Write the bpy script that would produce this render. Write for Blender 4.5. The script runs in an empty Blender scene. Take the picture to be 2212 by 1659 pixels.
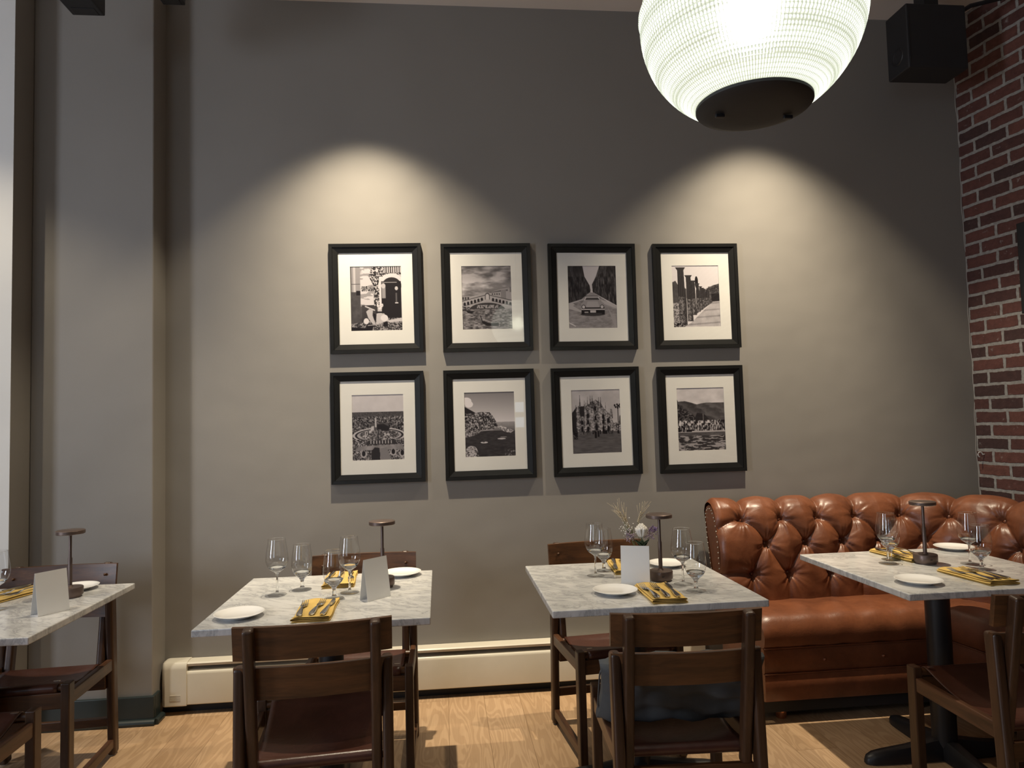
import bpy, bmesh, math, random
import numpy as np
from mathutils import Vector, Matrix
PI = math.pi
random.seed(7)
COL = bpy.context.scene.collection
SC = bpy.context.scene

# ------------------------------------------------------------------ camera
F_PX, YAW, PITCH, ROLL, CAM_H = 1521.27, 0.0988, 0.0537, -0.0254, 1.3995
cd = bpy.data.cameras.new('camera')
cd.sensor_fit = 'HORIZONTAL'; cd.sensor_width = 36.0; cd.lens = 36.0 * F_PX / 2212.0
cd.clip_start = 0.05; cd.clip_end = 60
cam = bpy.data.objects.new('camera', cd); COL.objects.link(cam)
Fv = Vector((math.sin(YAW)*math.cos(PITCH), math.cos(YAW)*math.cos(PITCH), math.sin(PITCH)))
Rv = Vector((math.cos(YAW), -math.sin(YAW), 0)); Uv = Rv.cross(Fv)
R2 = Rv*math.cos(ROLL) + Uv*math.sin(ROLL); U2 = -Rv*math.sin(ROLL) + Uv*math.cos(ROLL)
cam.matrix_world = Matrix(((R2.x, U2.x, -Fv.x, 0), (R2.y, U2.y, -Fv.y, 0), (R2.z, U2.z, -Fv.z, CAM_H), (0, 0, 0, 1)))
SC.camera = cam

# ------------------------------------------------------------------ world, lights, exposure
SC.view_settings.view_transform = 'Standard'; SC.view_settings.look = 'None'
SC.view_settings.gamma = 1.0; SC.view_settings.exposure = 0.0; SC.view_settings.use_curve_mapping = False
SC.cycles.max_bounces = 8; SC.cycles.transparent_max_bounces = 16
SC.cycles.caustics_reflective = False; SC.cycles.caustics_refractive = False
SC.cycles.use_denoising = True; SC.cycles.sample_clamp_indirect = 4.0
w = bpy.data.worlds.new('world'); SC.world = w; w.use_nodes = True
w.node_tree.nodes['Background'].inputs[0].default_value = (0.55, 0.75, 1.0, 1)
w.node_tree.nodes['Background'].inputs[1].default_value = 2.0

def light(name, kind, loc, energy, color, target=None, **kw):
    d = bpy.data.lights.new(name, kind); d.energy = energy; d.color = color
    for k, v in kw.items(): setattr(d, k, v)
    o = bpy.data.objects.new(name, d); COL.objects.link(o); o.location = loc
    if target is not None:
        o.rotation_euler = (Vector(target) - Vector(loc)).to_track_quat('-Z', 'Y').to_euler()
    return o
WARM = (1.0, 0.86, 0.64)
# ceiling spots that wash the picture wall and the tables
for i, (x, y, e, a, bl, tx, ty, tz) in enumerate([(-0.40, 3.10, 105, 88, 0.34, -0.40, 3.08, 0), (1.77, 3.10, 105, 88, 0.34, 1.77, 3.08, 0), (-2.35, 2.55, 100, 84, 0.5, -2.0, 2.75, 0),
                                             (-0.40, 3.10, 360, 60, 1.0, -0.40, 3.77, 0.8), (1.77, 3.10, 330, 60, 1.0, 1.77, 3.77, 0.8), (-0.40, 3.10, 90, 66, 1.0, -0.40, 2.9, 0), (1.77, 3.10, 90, 66, 1.0, 1.77, 2.9, 0)]):
    light('spot_lamp', 'SPOT', (x, y, 3.64), e, WARM, (tx, ty, tz), spot_size=math.radians(a), spot_blend=bl, shadow_soft_size=0.022)
# daylight through the side window and the street front
light('daylight_side', 'AREA', (-4.62, 0.1, 1.75), 98, (0.82, 0.88, 1.0), (0, 2.2, 1.4), shape='RECTANGLE', size=0.8, size_y=2.0)
light('daylight_front', 'AREA', (-2.9, -3.42, 1.9), 12, (0.80, 0.90, 1.0), (-1.5, 3, 1.5), shape='RECTANGLE', size=1.6, size_y=1.8)
# added ambient fill: unseen soft disc under the ceiling, behind the camera
light('ambient_fill', 'AREA', (0.3, -0.9, 3.6), 8, (1.0, 0.86, 0.68), (0.3, -0.9, 0), shape='DISK', size=1.4)

# ------------------------------------------------------------------ mesh helpers
def tag(o, label=None, cat=None, group=None, kind=None):
    if label: o['label'] = label
    if cat: o['category'] = cat
    if group: o['group'] = group
    if kind: o['kind'] = kind
    return o
def obj(name, bm, mats, parent=None, smooth=False, auto=None):
    me = bpy.data.meshes.new(name)
    if isinstance(bm, bmesh.types.BMesh):
        bmesh.ops.recalc_face_normals(bm, faces=bm.faces[:]) if not getattr(bm, 'keep', False) else None
        bm.to_mesh(me); bm.free()
    else:
        me.from_pydata(*bm)
    if not isinstance(mats, (list, tuple)): mats = [mats]
    for m in mats: me.materials.append(m)
    if smooth:
        me.polygons.foreach_set('use_smooth', [True]*len(me.polygons))
        if auto: me.set_sharp_from_angle(angle=math.radians(auto))
    o = bpy.data.objects.new(name, me); COL.objects.link(o)
    if parent: o.parent = parent
    return o
def thing(name, label, cat, loc=(0, 0, 0), rz=0.0, group=None):
    o = bpy.data.objects.new(name, None); COL.objects.link(o)
    o.empty_display_size = 0.05; o.location = loc; o.rotation_euler = (0, 0, rz)
    return tag(o, label, cat, group)
def dup(root, loc, rz, label, group=None):
    def cp(o, par):
        c = o.copy(); COL.objects.link(c); c.parent = par
        for ch in [x for x in bpy.data.objects if x.parent == o]: cp(ch, c)
        return c
    r = cp(root, None); r.location = loc; r.rotation_euler = (0, 0, rz); r['label'] = label
    if group: r['group'] = group
    return r
def box(bm, c, s, rot=None, bev=0.0, seg=2):
    r = bmesh.ops.create_cube(bm, size=1.0); vs = r['verts']
    M = Matrix.Translation(c) @ (rot.to_4x4() if rot else Matrix.Identity(4)) @ Matrix.Diagonal((*s, 1))
    bmesh.ops.transform(bm, matrix=M, verts=vs)
    if bev > 0:
        es = list({e for v in vs for e in v.link_edges})
        bmesh.ops.bevel(bm, geom=es, offset=bev, segments=seg, affect='EDGES', profile=0.5)
    return bm
def B(c, s, rot=None, bev=0.0, seg=2): return box(bmesh.new(), c, s, rot, bev, seg)
def beam(bm, a, b, wx, wy, bev=0.004, ref=Vector((1, 0, 0))):
    sg = 4 if bev > 0.008 else 2
    a = Vector(a); b = Vector(b); z = (b-a).normalized(); x = (ref - z*ref.dot(z)).normalized(); y = z.cross(x)
    R = Matrix((x, y, z)).transposed()
    return box(bm, (a+b)/2, (wx, wy, (b-a).length), R, bev, sg)
def lathe(bm, prof, n=32, c=(0, 0, 0), closed=False):
    rings = []
    for r, z in prof:
        if r < 1e-6: rings.append([bm.verts.new((c[0], c[1], c[2]+z))])
        else: rings.append([bm.verts.new((c[0]+r*math.cos(2*PI*k/n), c[1]+r*math.sin(2*PI*k/n), c[2]+z)) for k in range(n)])
    for a, b in zip(rings, rings[1:]):
        for k in range(n):
            k2 = (k+1) % n
            if len(a) == 1 and len(b) == 1: continue
            if len(a) == 1: bm.faces.new((a[0], b[k], b[k2]))
            elif len(b) == 1: bm.faces.new((a[k], a[k2], b[0]))
            else: bm.faces.new((a[k], a[k2], b[k2], b[k]))
    return bm
def tube(bm, pts, r, n=8, taper=None):
    pts = [Vector(p) for p in pts]; rings = []
    for i, p in enumerate(pts):
        t = (pts[min(i+1, len(pts)-1)] - pts[max(i-1, 0)]).normalized()
        ref = Vector((0, 0, 1)) if abs(t.z) < 0.9 else Vector((1, 0, 0))
        x = t.cross(ref).normalized(); y = t.cross(x)
        rr = r if taper is None else r*taper[i]
        rings.append([bm.verts.new(p + (x*math.cos(2*PI*k/n)+y*math.sin(2*PI*k/n))*rr) for k in range(n)])
    for a, b in zip(rings, rings[1:]):
        for k in range(n): bm.faces.new((a[k], a[(k+1) % n], b[(k+1) % n], b[k]))
    bm.faces.new(rings[0][::-1]); bm.faces.new(rings[-1])
    return bm
def grid(nu, nv, f):
    vs = [tuple(f(i/(nu-1), j/(nv-1))) for j in range(nv) for i in range(nu)]
    fs = [(j*nu+i, j*nu+i+1, (j+1)*nu+i+1, (j+1)*nu+i) for j in range(nv-1) for i in range(nu-1)]
    return (vs, [], fs)
def extrude_profile(bm, pts, a, b, axis='x'):
    """closed polygon pts (p,q) swept from a to b along an axis"""
    def P(t, p, q): return (t, p, q) if axis == 'x' else (p, t, q) if axis == 'y' else (p, q, t)
    A = [bm.verts.new(P(a, *p)) for p in pts]; Bv = [bm.verts.new(P(b, *p)) for p in pts]
    n = len(pts)
    for i in range(n): bm.faces.new((A[i], A[(i+1) % n], Bv[(i+1) % n], Bv[i]))
    bm.faces.new(A[::-1]); bm.faces.new(Bv)
    return bm

# ------------------------------------------------------------------ materials
class NT:
    def __init__(s, name):
        s.m = bpy.data.materials.new(name); s.m.use_nodes = True; s.t = s.m.node_tree; s.n = s.t.nodes
        s.p = s.n['Principled BSDF']; s.out = s.n['Material Output']
    def add(s, ty, **kw):
        x = s.n.new(ty)
        for k, v in kw.items():
            if k.startswith('i_'):
                key = k[2:]; x.inputs[int(key) if key.isdigit() else key.replace('_', ' ')].default_value = v
            else: setattr(x, k, v)
        return x
    def ln(s, a, b, ai=0, bi=0):
        oa = a.outputs[ai]; ib = b.inputs[bi]; s.t.links.new(oa, ib)
    def coord(s, kind='Object', scale=(1, 1, 1), rot=(0, 0, 0), loc=(0, 0, 0)):
        c = s.add('ShaderNodeTexCoord'); m = s.add('ShaderNodeMapping'); s.ln(c, m, kind, 0)
        m.inputs['Scale'].default_value = scale; m.inputs['Rotation'].default_value = rot; m.inputs['Location'].default_value = loc
        return m
    def noise(s, src, scale, detail=4, rough=0.55, dist=0.0):
        x = s.add('ShaderNodeTexNoise'); x.inputs['Scale'].default_value = scale; x.inputs['Detail'].default_value = detail
        x.inputs['Roughness'].default_value = rough; x.inputs['Distortion'].default_value = dist
        if src: s.ln(src, x)
        return x
    def ramp(s, src, stops, si=0):
        r = s.add('ShaderNodeValToRGB'); e = r.color_ramp.elements
        while len(e) < len(stops): e.new(0.5)
        for el, (p, c) in zip(e, stops): el.position = p; el.color = (*c, 1) if len(c) == 3 else c
        s.ln(src, r, si, 0); return r
    def bump(s, src, strength, dist=0.01, si=0):
        b = s.add('ShaderNodeBump'); b.inputs['Strength'].default_value = strength; b.inputs['Distance'].default_value = dist
        s.ln(src, b, si, 'Height'); s.t.links.new(b.outputs[0], s.p.inputs['Normal']); return b
    def mix(s, a, b, fac, mode='MIX'):
        x = s.add('ShaderNodeMix', data_type='RGBA', blend_type=mode)
        for v, k in ((fac, 0), (a, 6), (b, 7)):
            if isinstance(v, tuple) and len(v) == 2 and not isinstance(v[0], (int, float)): s.t.links.new(v[0].outputs[v[1]], x.inputs[k])
            elif isinstance(v, bpy.types.Node): s.t.links.new(v.outputs[0], x.inputs[k])
            else: x.inputs[k].default_value = (*v, 1) if isinstance(v, tuple) and len(v) == 3 else v
        return x
    def base(s, src, oi=0): s.t.links.new(src.outputs[oi], s.p.inputs['Base Color'])
def simple(name, col, rough=0.5, metal=0.0, bump=None, var=0.0, vscale=8, spec=0.5, coat=0.0):
    t = NT(name); t.p.inputs['Roughness'].default_value = rough; t.p.inputs['Metallic'].default_value = metal
    t.p.inputs['Specular IOR Level'].default_value = spec
    if coat: t.p.inputs['Coat Weight'].default_value = coat
    c = t.coord(); nz = t.noise(c, vscale)
    lo = tuple(x*(1-var) for x in col); hi = tuple(min(1, x*(1+var)) for x in col)
    t.base(t.ramp(nz, [(0.3, lo), (0.7, hi)]))
    if bump: t.bump(t.noise(c, bump[0], 6), bump[1], 0.002)
    return t.m

def m_paint(name, col, r=0.55):
    t = NT(name); c = t.coord(); t.p.inputs['Roughness'].default_value = r; t.p.inputs['Specular IOR Level'].default_value = 0.35
    n1 = t.noise(c, 1.3, 3); t.base(t.ramp(n1, [(0.25, tuple(x*0.95 for x in col)), (0.75, tuple(x*1.04 for x in col))]))
    n2 = t.noise(c, 2.2, 2); n3 = t.noise(c, 240, 2)
    a = t.add('ShaderNodeMath', operation='MULTIPLY_ADD'); t.ln(n3, a, 0, 0); a.inputs[1].default_value = 0.012; t.ln(n2, a, 0, 2)
    t.bump(a, 0.35, 0.03); return t.m
M_WALL = m_paint('taupe_wall_paint', (0.235, 0.219, 0.198))
M_WHITE = m_paint('white_wall_paint', (0.66, 0.65, 0.62))
M_CEIL = m_paint('ceiling_paint', (0.74, 0.71, 0.68))
M_TRIM = simple('dark_green_trim', (0.016, 0.024, 0.024), 0.4, var=0.08)
M_BLACK = simple('black_metal', (0.012, 0.012, 0.014), 0.42, var=0.1)
M_BLACKP = simple('black_matte', (0.014, 0.014, 0.016), 0.6, var=0.1)
M_FRAME = simple('black_frame_lacquer', (0.009, 0.009, 0.009), 0.36, var=0.15, bump=(60, 0.05), spec=0.3)
M_MAT = simple('mat_board', (0.80, 0.77, 0.72), 0.8, var=0.02)
M_PAPER = simple('white_card', (0.80, 0.80, 0.79), 0.6, var=0.015)
M_CERAMIC = simple('white_porcelain', (0.82, 0.81, 0.79), 0.12, var=0.01, coat=0.3)
M_STEEL = simple('polished_steel', (0.62, 0.60, 0.57), 0.12, 1.0, var=0.05, bump=(40, 0.02))
M_BRONZE = simple('bronze_lamp_metal', (0.15, 0.108, 0.092), 0.38, 0.6, var=0.08)
M_HEAT = simple('cream_enamel', (0.60, 0.56, 0.47), 0.35, var=0.03)
M_HEATD = simple('grey_damper_metal', (0.30, 0.28, 0.24), 0.35, 0.3, var=0.08)
M_NAIL = simple('nickel_nailhead', (0.75, 0.70, 0.62), 0.2, 1.0, var=0.05)
M_COPPER = simple('copper_foot', (0.70, 0.33, 0.20), 0.25, 1.0, var=0.1)
M_PILLOW = simple('blue_grey_cushion_cloth', (0.064, 0.070, 0.075), 0.85, var=0.12, bump=(350, 0.25))
M_GLIDE = simple('nylon_glide', (0.5, 0.49, 0.46), 0.5, var=0.05)
M_NAP = simple('mustard_linen', (0.60, 0.405, 0.115), 0.85, var=0.07, vscale=30, bump=(500, 0.3))

def m_glass_thin():
    t = NT('clear_thin_glass'); t.n.remove(t.p)
    tr = t.add('ShaderNodeBsdfTransparent'); tr.inputs[0].default_value = (0.975, 0.98, 0.98, 1)
    gl = t.add('ShaderNodeBsdfGlossy'); gl.inputs['Roughness'].default_value = 0.02
    fr = t.add('ShaderNodeLayerWeight'); fr.inputs[0].default_value = 0.5
    pw = t.add('ShaderNodeMath', operation='POWER'); t.ln(fr, pw, 'Facing', 0); pw.inputs[1].default_value = 5.0
    ma = t.add('ShaderNodeMath', operation='MULTIPLY_ADD'); t.ln(pw, ma); ma.inputs[1].default_value = 0.85; ma.inputs[2].default_value = 0.09; ma.use_clamp = True
    mx = t.add('ShaderNodeMixShader'); t.ln(ma, mx, 0, 0); t.ln(tr, mx, 0, 1); t.ln(gl, mx, 0, 2); t.ln(mx, t.out, 0, 0)
    return t.m
M_THIN = m_glass_thin()
def m_glass():
    t = NT('solid_glass'); t.p.inputs['Transmission Weight'].default_value = 1.0; t.p.inputs['Roughness'].default_value = 0.01
    t.p.inputs['IOR'].default_value = 1.5; t.p.inputs['Base Color'].default_value = (0.97, 0.98, 0.98, 1); return t.m
M_GLASS = m_glass()

def m_marble():
    t = NT('white_marble'); c0 = t.coord('Object', (1, 1, 1), (0, 0, 0.55))
    oi = t.add('ShaderNodeObjectInfo'); add = t.add('ShaderNodeVectorMath', operation='ADD')
    sc = t.add('ShaderNodeVectorMath', operation='SCALE'); cb = t.add('ShaderNodeCombineXYZ')
    t.ln(oi, cb, 'Random', 0); t.ln(oi, cb, 'Random', 1); t.ln(cb, sc); sc.inputs['Scale'].default_value = 9.0
    t.ln(c0, add); t.ln(sc, add, 0, 1)
    st = t.add('ShaderNodeMapping'); t.ln(add, st); st.inputs['Scale'].default_value = (1.0, 2.6, 1)
    n1 = t.noise(st, 5.5, 9, 0.66, 0.8)
    a = t.add('ShaderNodeMath', operation='SUBTRACT'); t.ln(n1, a); a.inputs[1].default_value = 0.5
    b = t.add('ShaderNodeMath', operation='ABSOLUTE'); t.ln(a, b)
    v1 = t.ramp(b, [(0.0, (0.42, 0.42, 0.43)), (0.016, (0.56, 0.56, 0.55)), (0.06, (0.66, 0.655, 0.645))])
    n2 = t.noise(st, 8.0, 8, 0.7, 0.6); n3 = t.noise(add, 2.6, 4)
    v2 = t.ramp(n2, [(0.34, (0.74, 0.745, 0.75)), (0.56, (1, 1, 1))])
    v3 = t.ramp(n3, [(0.3, (0.80, 0.81, 0.82)), (0.62, (1, 1, 1))])
    m1 = t.mix(v1, v2, 0.8, 'MULTIPLY')
    x = t.add('ShaderNodeMix', data_type='RGBA', blend_type='MULTIPLY'); x.inputs[0].default_value = 1.0
    t.t.links.new(m1.outputs[2], x.inputs[6]); t.t.links.new(v3.outputs[0], x.inputs[7]); t.base(x, 2)
    t.p.inputs['Roughness'].default_value = 0.16; return t.m
M_MARBLE = m_marble()

def m_wood(name, dark, light_, axis_rot=(0, 0, 0), rough=0.38, scale=1.0):
    t = NT(name); c = t.coord('Object', (1, 1, 1), axis_rot)
    oi = t.add('ShaderNodeObjectInfo'); sc = t.add('ShaderNodeVectorMath', operation='ADD'); cb = t.add('ShaderNodeCombineXYZ')
    ml = t.add('ShaderNodeMath', operation='MULTIPLY'); t.ln(oi, ml, 'Random', 0); ml.inputs[1].default_value = 7.0
    t.ln(ml, cb, 0, 1); t.ln(ml, cb, 0, 2); t.ln(c, sc); t.ln(cb, sc, 0, 1)
    st = t.add('ShaderNodeMapping'); t.ln(sc, st); st.inputs['Scale'].default_value = (1.2*scale, 14*scale, 14*scale)
    n1 = t.noise(st, 2.2, 5, 0.6, 0.7); n2 = t.noise(st, 14, 4, 0.6)
    r = t.ramp(n1, [(0.25, dark), (0.5, tuple((a+b)/2 for a, b in zip(dark, light_))), (0.72, light_)])
    r2 = t.ramp(n2, [(0.3, (0.72, 0.7, 0.68)), (0.7, (1, 1, 1))])
    x = t.mix(r, r2, 1.0, 'MULTIPLY'); t.base(x, 2); t.p.inputs['Roughness'].default_value = rough
    t.bump(n2, 0.06, 0.002); return t.m
WD, WL = (0.022, 0.010, 0.005), (0.082, 0.037, 0.017)
M_WOODX = m_wood('walnut_grain_across', (0.030, 0.012, 0.005), (0.140, 0.058, 0.020), (0, 0, 0))
M_WOODZ = m_wood('walnut_grain_upright', WD, WL, (0, PI/2, 0))
M_WOODY = m_wood('walnut_grain_lengthwise', WD, (0.14, 0.06, 0.028), (0, 0, PI/2))

def m_floor():
    t = NT('oak_plank_floor'); c = t.coord('Object', (1, 1, 1), (0, 0, PI/2))
    br = t.add('ShaderNodeTexBrick', offset=0.37, squash=1.0)
    br.inputs['Scale'].default_value = 1.0; br.inputs['Brick Width'].default_value = 1.22; br.inputs['Row Height'].default_value = 0.18
    br.inputs['Mortar Size'].default_value = 0.0012; br.inputs['Bias'].default_value = 0.0; br.inputs['Mortar Smooth'].default_value = 0.1
    br.inputs['Color1'].default_value = (0.0, 0.0, 0.0, 1); br.inputs['Color2'].default_value = (1, 1, 1, 1); br.inputs['Mortar'].default_value = (0.5, 0.5, 0.5, 1)
    t.ln(c, br)
    off = t.add('ShaderNodeVectorMath', operation='SCALE'); t.ln(br, off, 'Color', 0); off.inputs['Scale'].default_value = 6.3
    ad = t.add('ShaderNodeVectorMath', operation='ADD'); t.ln(c, ad); t.ln(off, ad, 0, 1)
    st = t.add('ShaderNodeMapping'); t.ln(ad, st); st.inputs['Scale'].default_value = (0.6, 4.0, 1)
    n1 = t.noise(st, 2.4, 2, 0.45, 0.35)
    w_ = t.add('ShaderNodeMath', operation='MULTIPLY'); t.ln(n1, w_); w_.inputs[1].default_value = 85.0
    s_ = t.add('ShaderNodeMath', operation='SINE'); t.ln(w_, s_)
    rings = t.ramp(s_, [(0.0, (0.76, 0.72, 0.68)), (0.35, (0.97, 0.96, 0.95)), (1.0, (1, 1, 1))])
    st2 = t.add('ShaderNodeMapping'); t.ln(ad, st2); st2.inputs['Scale'].default_value = (2, 60, 1)
    n2 = t.noise(st2, 3, 4, 0.6); fine = t.ramp(n2, [(0.3, (0.86, 0.84, 0.82)), (0.65, (1, 1, 1))])
    tone = t.ramp(br, [(0.0, (0.47, 0.312, 0.182)), (0.5, (0.52, 0.352, 0.210)), (1.0, (0.57, 0.394, 0.244))], 0)
    n4 = t.noise(ad, 2.0, 2); patch = t.ramp(n4, [(0.3, (0.88, 0.86, 0.84)), (0.7, (1, 1, 1))])
    a = t.mix(tone, rings, 0.6, 'MULTIPLY')
    def mul(p, q, f=1.0):
        x = t.add('ShaderNodeMix', data_type='RGBA', blend_type='MULTIPLY'); x.inputs[0].default_value = f
        t.t.links.new(p.outputs[2], x.inputs[6]); t.t.links.new(q.outputs[0], x.inputs[7]); return x
    a = mul(a, fine, 0.8); a = mul(a, patch)
    seam = t.ramp(br, [(0.0, (1, 1, 1)), (1.0, (0.55, 0.5, 0.45))], 1); a = mul(a, seam); t.base(a, 2)
    t.p.inputs['Roughness'].default_value = 0.42; t.bump(n2, 0.04, 0.002); return t.m
M_FLOOR = m_floor()

def m_leather(name, c1, c2, rough=0.3, coat=0.25):
    t = NT(name); c = t.coord(); n1 = t.noise(c, 5, 6, 0.65, 0.4); n2 = t.noise(c, 40, 4, 0.6)
    r = t.ramp(n1, [(0.3, c1), (0.7, c2)]); r2 = t.ramp(n2, [(0.3, (0.86, 0.85, 0.84)), (0.7, (1, 1, 1))])
    t.base(t.mix(r, r2, 1.0, 'MULTIPLY'), 2); t.p.inputs['Roughness'].default_value = rough
    t.p.inputs['Coat Weight'].default_value = coat; t.p.inputs['Coat Roughness'].default_value = 0.25
    vo = t.add('ShaderNodeTexVoronoi'); vo.inputs['Scale'].default_value = 420; t.ln(c, vo)
    n3 = t.noise(c, 14, 5, 0.65, 0.8)
    ma = t.add('ShaderNodeMath', operation='MULTIPLY_ADD'); t.ln(vo, ma, 0, 0); ma.inputs[1].default_value = 0.06; t.ln(n3, ma, 0, 2)
    t.bump(ma, 0.28, 0.006); return t.m
M_LEATHER = m_leather('cognac_leather', (0.125, 0.041, 0.018), (0.225, 0.077, 0.033), 0.38, 0.05)
M_SLING = m_leather('oxblood_saddle_leather', (0.042, 0.015, 0.010), (0.085, 0.030, 0.019), 0.33, 0.15)

def m_brick():
    t = NT('old_red_brick'); c = t.coord('Object')
    nd = t.noise(c, 17, 5, 0.7); sub = t.add('ShaderNodeVectorMath', operation='SUBTRACT'); t.ln(nd, sub, 'Color', 0); sub.inputs[1].default_value = (0.5, 0.5, 0.5)
    s2 = t.add('ShaderNodeVectorMath', operation='SCALE'); t.ln(sub, s2); s2.inputs['Scale'].default_value = 0.017
    ad = t.add('ShaderNodeVectorMath', operation='ADD'); t.ln(c, ad); t.ln(s2, ad, 0, 1)
    br = t.add('ShaderNodeTexBrick', offset=0.5); t.ln(ad, br)
    br.inputs['Scale'].default_value = 1.0; br.inputs['Brick Width'].default_value = 0.205; br.inputs['Row Height'].default_value = 0.0738
    br.inputs['Mortar Size'].default_value = 0.0098; br.inputs['Mortar Smooth'].default_value = 0.25; br.inputs['Bias'].default_value = -0.1
    br.inputs['Color1'].default_value = (0, 0, 0, 1); br.inputs['Color2'].default_value = (1, 1, 1, 1); br.inputs['Mortar'].default_value = (0.5, 0.5, 0.5, 1)
    tone = t.ramp(br, [(0.0, (0.068, 0.034, 0.030)), (0.35, (0.112, 0.044, 0.036)), (0.7, (0.150, 0.057, 0.044)), (1.0, (0.20, 0.080, 0.056))], 0)
    n1 = t.noise(c, 26, 6, 0.7); bl = t.ramp(n1, [(0.3, (0.62, 0.6, 0.6)), (0.62, (1, 1, 1))])
    b1 = t.mix(tone, bl, 1.0, 'MULTIPLY')
    n5 = t.noise(c, 19, 8, 0.75); sp = t.ramp(n5, [(0.60, (0, 0, 0)), (0.69, (0.6, 0.6, 0.6))])
    b2 = t.mix((b1, 2), (0.42, 0.38, 0.35), (sp, 0))
    n6 = t.noise(c, 45, 4); mo = t.ramp(n6, [(0.3, (0.25, 0.235, 0.215)), (0.7, (0.40, 0.38, 0.35))])
    fin = t.mix((b2, 2), (mo, 0), (br, 1)); t.base(fin, 2)
    t.p.inputs['Roughness'].default_value = 0.8
    h = t.add('ShaderNodeMath', operation='MULTIPLY_ADD'); t.ln(br, h, 1, 0); h.inputs[1].default_value = -1.0
    ns = t.add('ShaderNodeMath', operation='MULTIPLY'); t.ln(n1, ns); ns.inputs[1].default_value = 0.7; t.ln(ns, h, 0, 2)
    t.bump(h, 0.8, 0.008); return t.m
M_BRICK = m_brick()

# ------------------------------------------------------------------ room shell
DW, XR, XL, ZC, BA = 3.7689, 3.0397, -1.4153, 3.6947, 0.1351
YF, XW = -3.5, -4.6
PY, PX = 3.615, -1.985           # pilaster face and its left corner
WY = 3.463                       # white wall face
def struct(name, bm, m, parent=None):
    o = obj(name, bm, m, parent)
    if not parent: tag(o, kind='structure')
    return o
bx2 = XR + math.tan(BA)*(DW - YF)
bm = bmesh.new(); vs = [bm.verts.new(p) for p in ((XW, YF, 0), (bx2, YF, 0), (XR, DW, 0), (XW, DW, 0))]; bm.faces.new(vs)
r = bmesh.ops.extrude_face_region(bm, geom=bm.faces[:]); bmesh.ops.translate(bm, vec=(0, 0, -0.1), verts=[v for v in r['geom'] if isinstance(v, bmesh.types.BMVert)])
struct('floor', bm, M_FLOOR)
bm = bmesh.new(); vs = [bm.verts.new(p) for p in ((XW, YF, ZC), (bx2, YF, ZC), (XR, DW, ZC), (XW, DW, ZC))]; bm.faces.new(vs)
r = bmesh.ops.extrude_face_region(bm, geom=bm.faces[:]); bmesh.ops.translate(bm, vec=(0, 0, 0.1), verts=[v for v in r['geom'] if isinstance(v, bmesh.types.BMVert)])
struct('ceiling', bm, M_CEIL)
def rounded_wall(x0, x1, y0, y1, z1=ZC):
    return B(((x0+x1)/2, (y0+y1)/2, z1/2), (x1-x0, y1-y0, z1))
struct('wall_back', rounded_wall(XL-0.3, XR+0.1, DW, DW+0.15), M_WALL)
bm = bmesh.new()
box(bm, ((XL+PX)/2, (PY+DW+0.1)/2, ZC/2), (XL-PX, DW+0.1-PY, ZC), bev=0.006, seg=2)
struct('wall_pilaster', bm, M_WALL)
bm = bmesh.new(); box(bm, (PX-0.025, (WY+DW+0.1)/2, ZC/2), (0.05, DW+0.1-WY, ZC)); struct('wall_return', bm, M_WALL)
struct('wall_left_back', B(((XW+PX-0.05)/2, (WY+DW+0.1)/2-0.002, ZC/2), (PX-0.05-XW+0.098, DW+0.1-WY, ZC)), M_WHITE)
# brick wall: own axes so the brick pattern follows it
L = math.hypot(bx2-XR, DW-YF)
bw = obj('wall_right', B((L/2, ZC/2, 0.075), (L, ZC, 0.15)), M_BRICK); tag(bw, kind='structure')
ex = Vector((math.sin(BA), -math.cos(BA), 0)); ez = Vector((math.cos(BA), math.sin(BA), 0)); ey = Vector((0, 0, 1))
bw.matrix_world = Matrix(((ex.x, ey.x, ez.x, XR), (ex.y, ey.y, ez.y, DW), (ex.z, ey.z, ez.z, 0), (0, 0, 0, 1)))
bw.data.transform(Matrix.Translation((0, -0.0669, 0))); bw.matrix_world = bw.matrix_world @ Matrix.Translation((0, 0.0669, 0))
# side wall with the window that lets the daylight in, front wall with a glazed door
bm = bmesh.new()
for (y0, y1, z0, z1) in ((YF, -0.3, 0, ZC), (0.5, DW, 0, ZC), (-0.3, 0.5, 0, 0.75), (-0.3, 0.5, 2.75, ZC)):
    box(bm, (XW-0.075, (y0+y1)/2, (z0+z1)/2), (0.15, y1-y0, z1-z0))
struct('wall_left', bm, M_WALL)
bm = bmesh.new(); fx0, fx1 = XW, bx2+0.1
for (x0, x1, z0, z1) in ((fx0, -3.7, 0, ZC), (-3.7, -2.1, 0, 1.0), (-3.7, -2.1, 2.8, ZC), (-2.1, 1.13, 0, ZC), (1.13, 1.285, 0, 1.31), (1.13, 1.285, 1.47, 1.55), (1.13, 1.285, 1.71, ZC), (1.285, fx1, 0, ZC)):
    box(bm, ((x0+x1)/2, YF-0.075, (z0+z1)/2), (x1-x0, 0.15, z1-z0))
struct('wall_front', bm, simple('low_bounce_wall_paint', (0.045, 0.045, 0.05), 0.6, var=0.05))  # unseen wall, made dark to cut light bounced onto camera-facing sides
for n, (c, s) in enumerate((((XW-0.06, 0.1, 1.75), (0.04, 0.8, 2.0)), ((-2.9, YF-0.06, 1.9), (1.6, 0.04, 1.8)))):
    bm = bmesh.new(); ax = 1 if s[0] < 0.1 else 0
    for k in (-1, 0, 1):
        cc = list(c); cc[ax] += k*(s[ax]/2-0.02); ss = list(s); ss[ax] = 0.04; box(bm, cc, ss)
        cc = list(c); cc[2] += k*(s[2]/2-0.02); ss = list(s); ss[2] = 0.04; box(bm, cc, ss)
    struct('window_%d' % (n+1), bm, M_BLACK)

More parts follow.
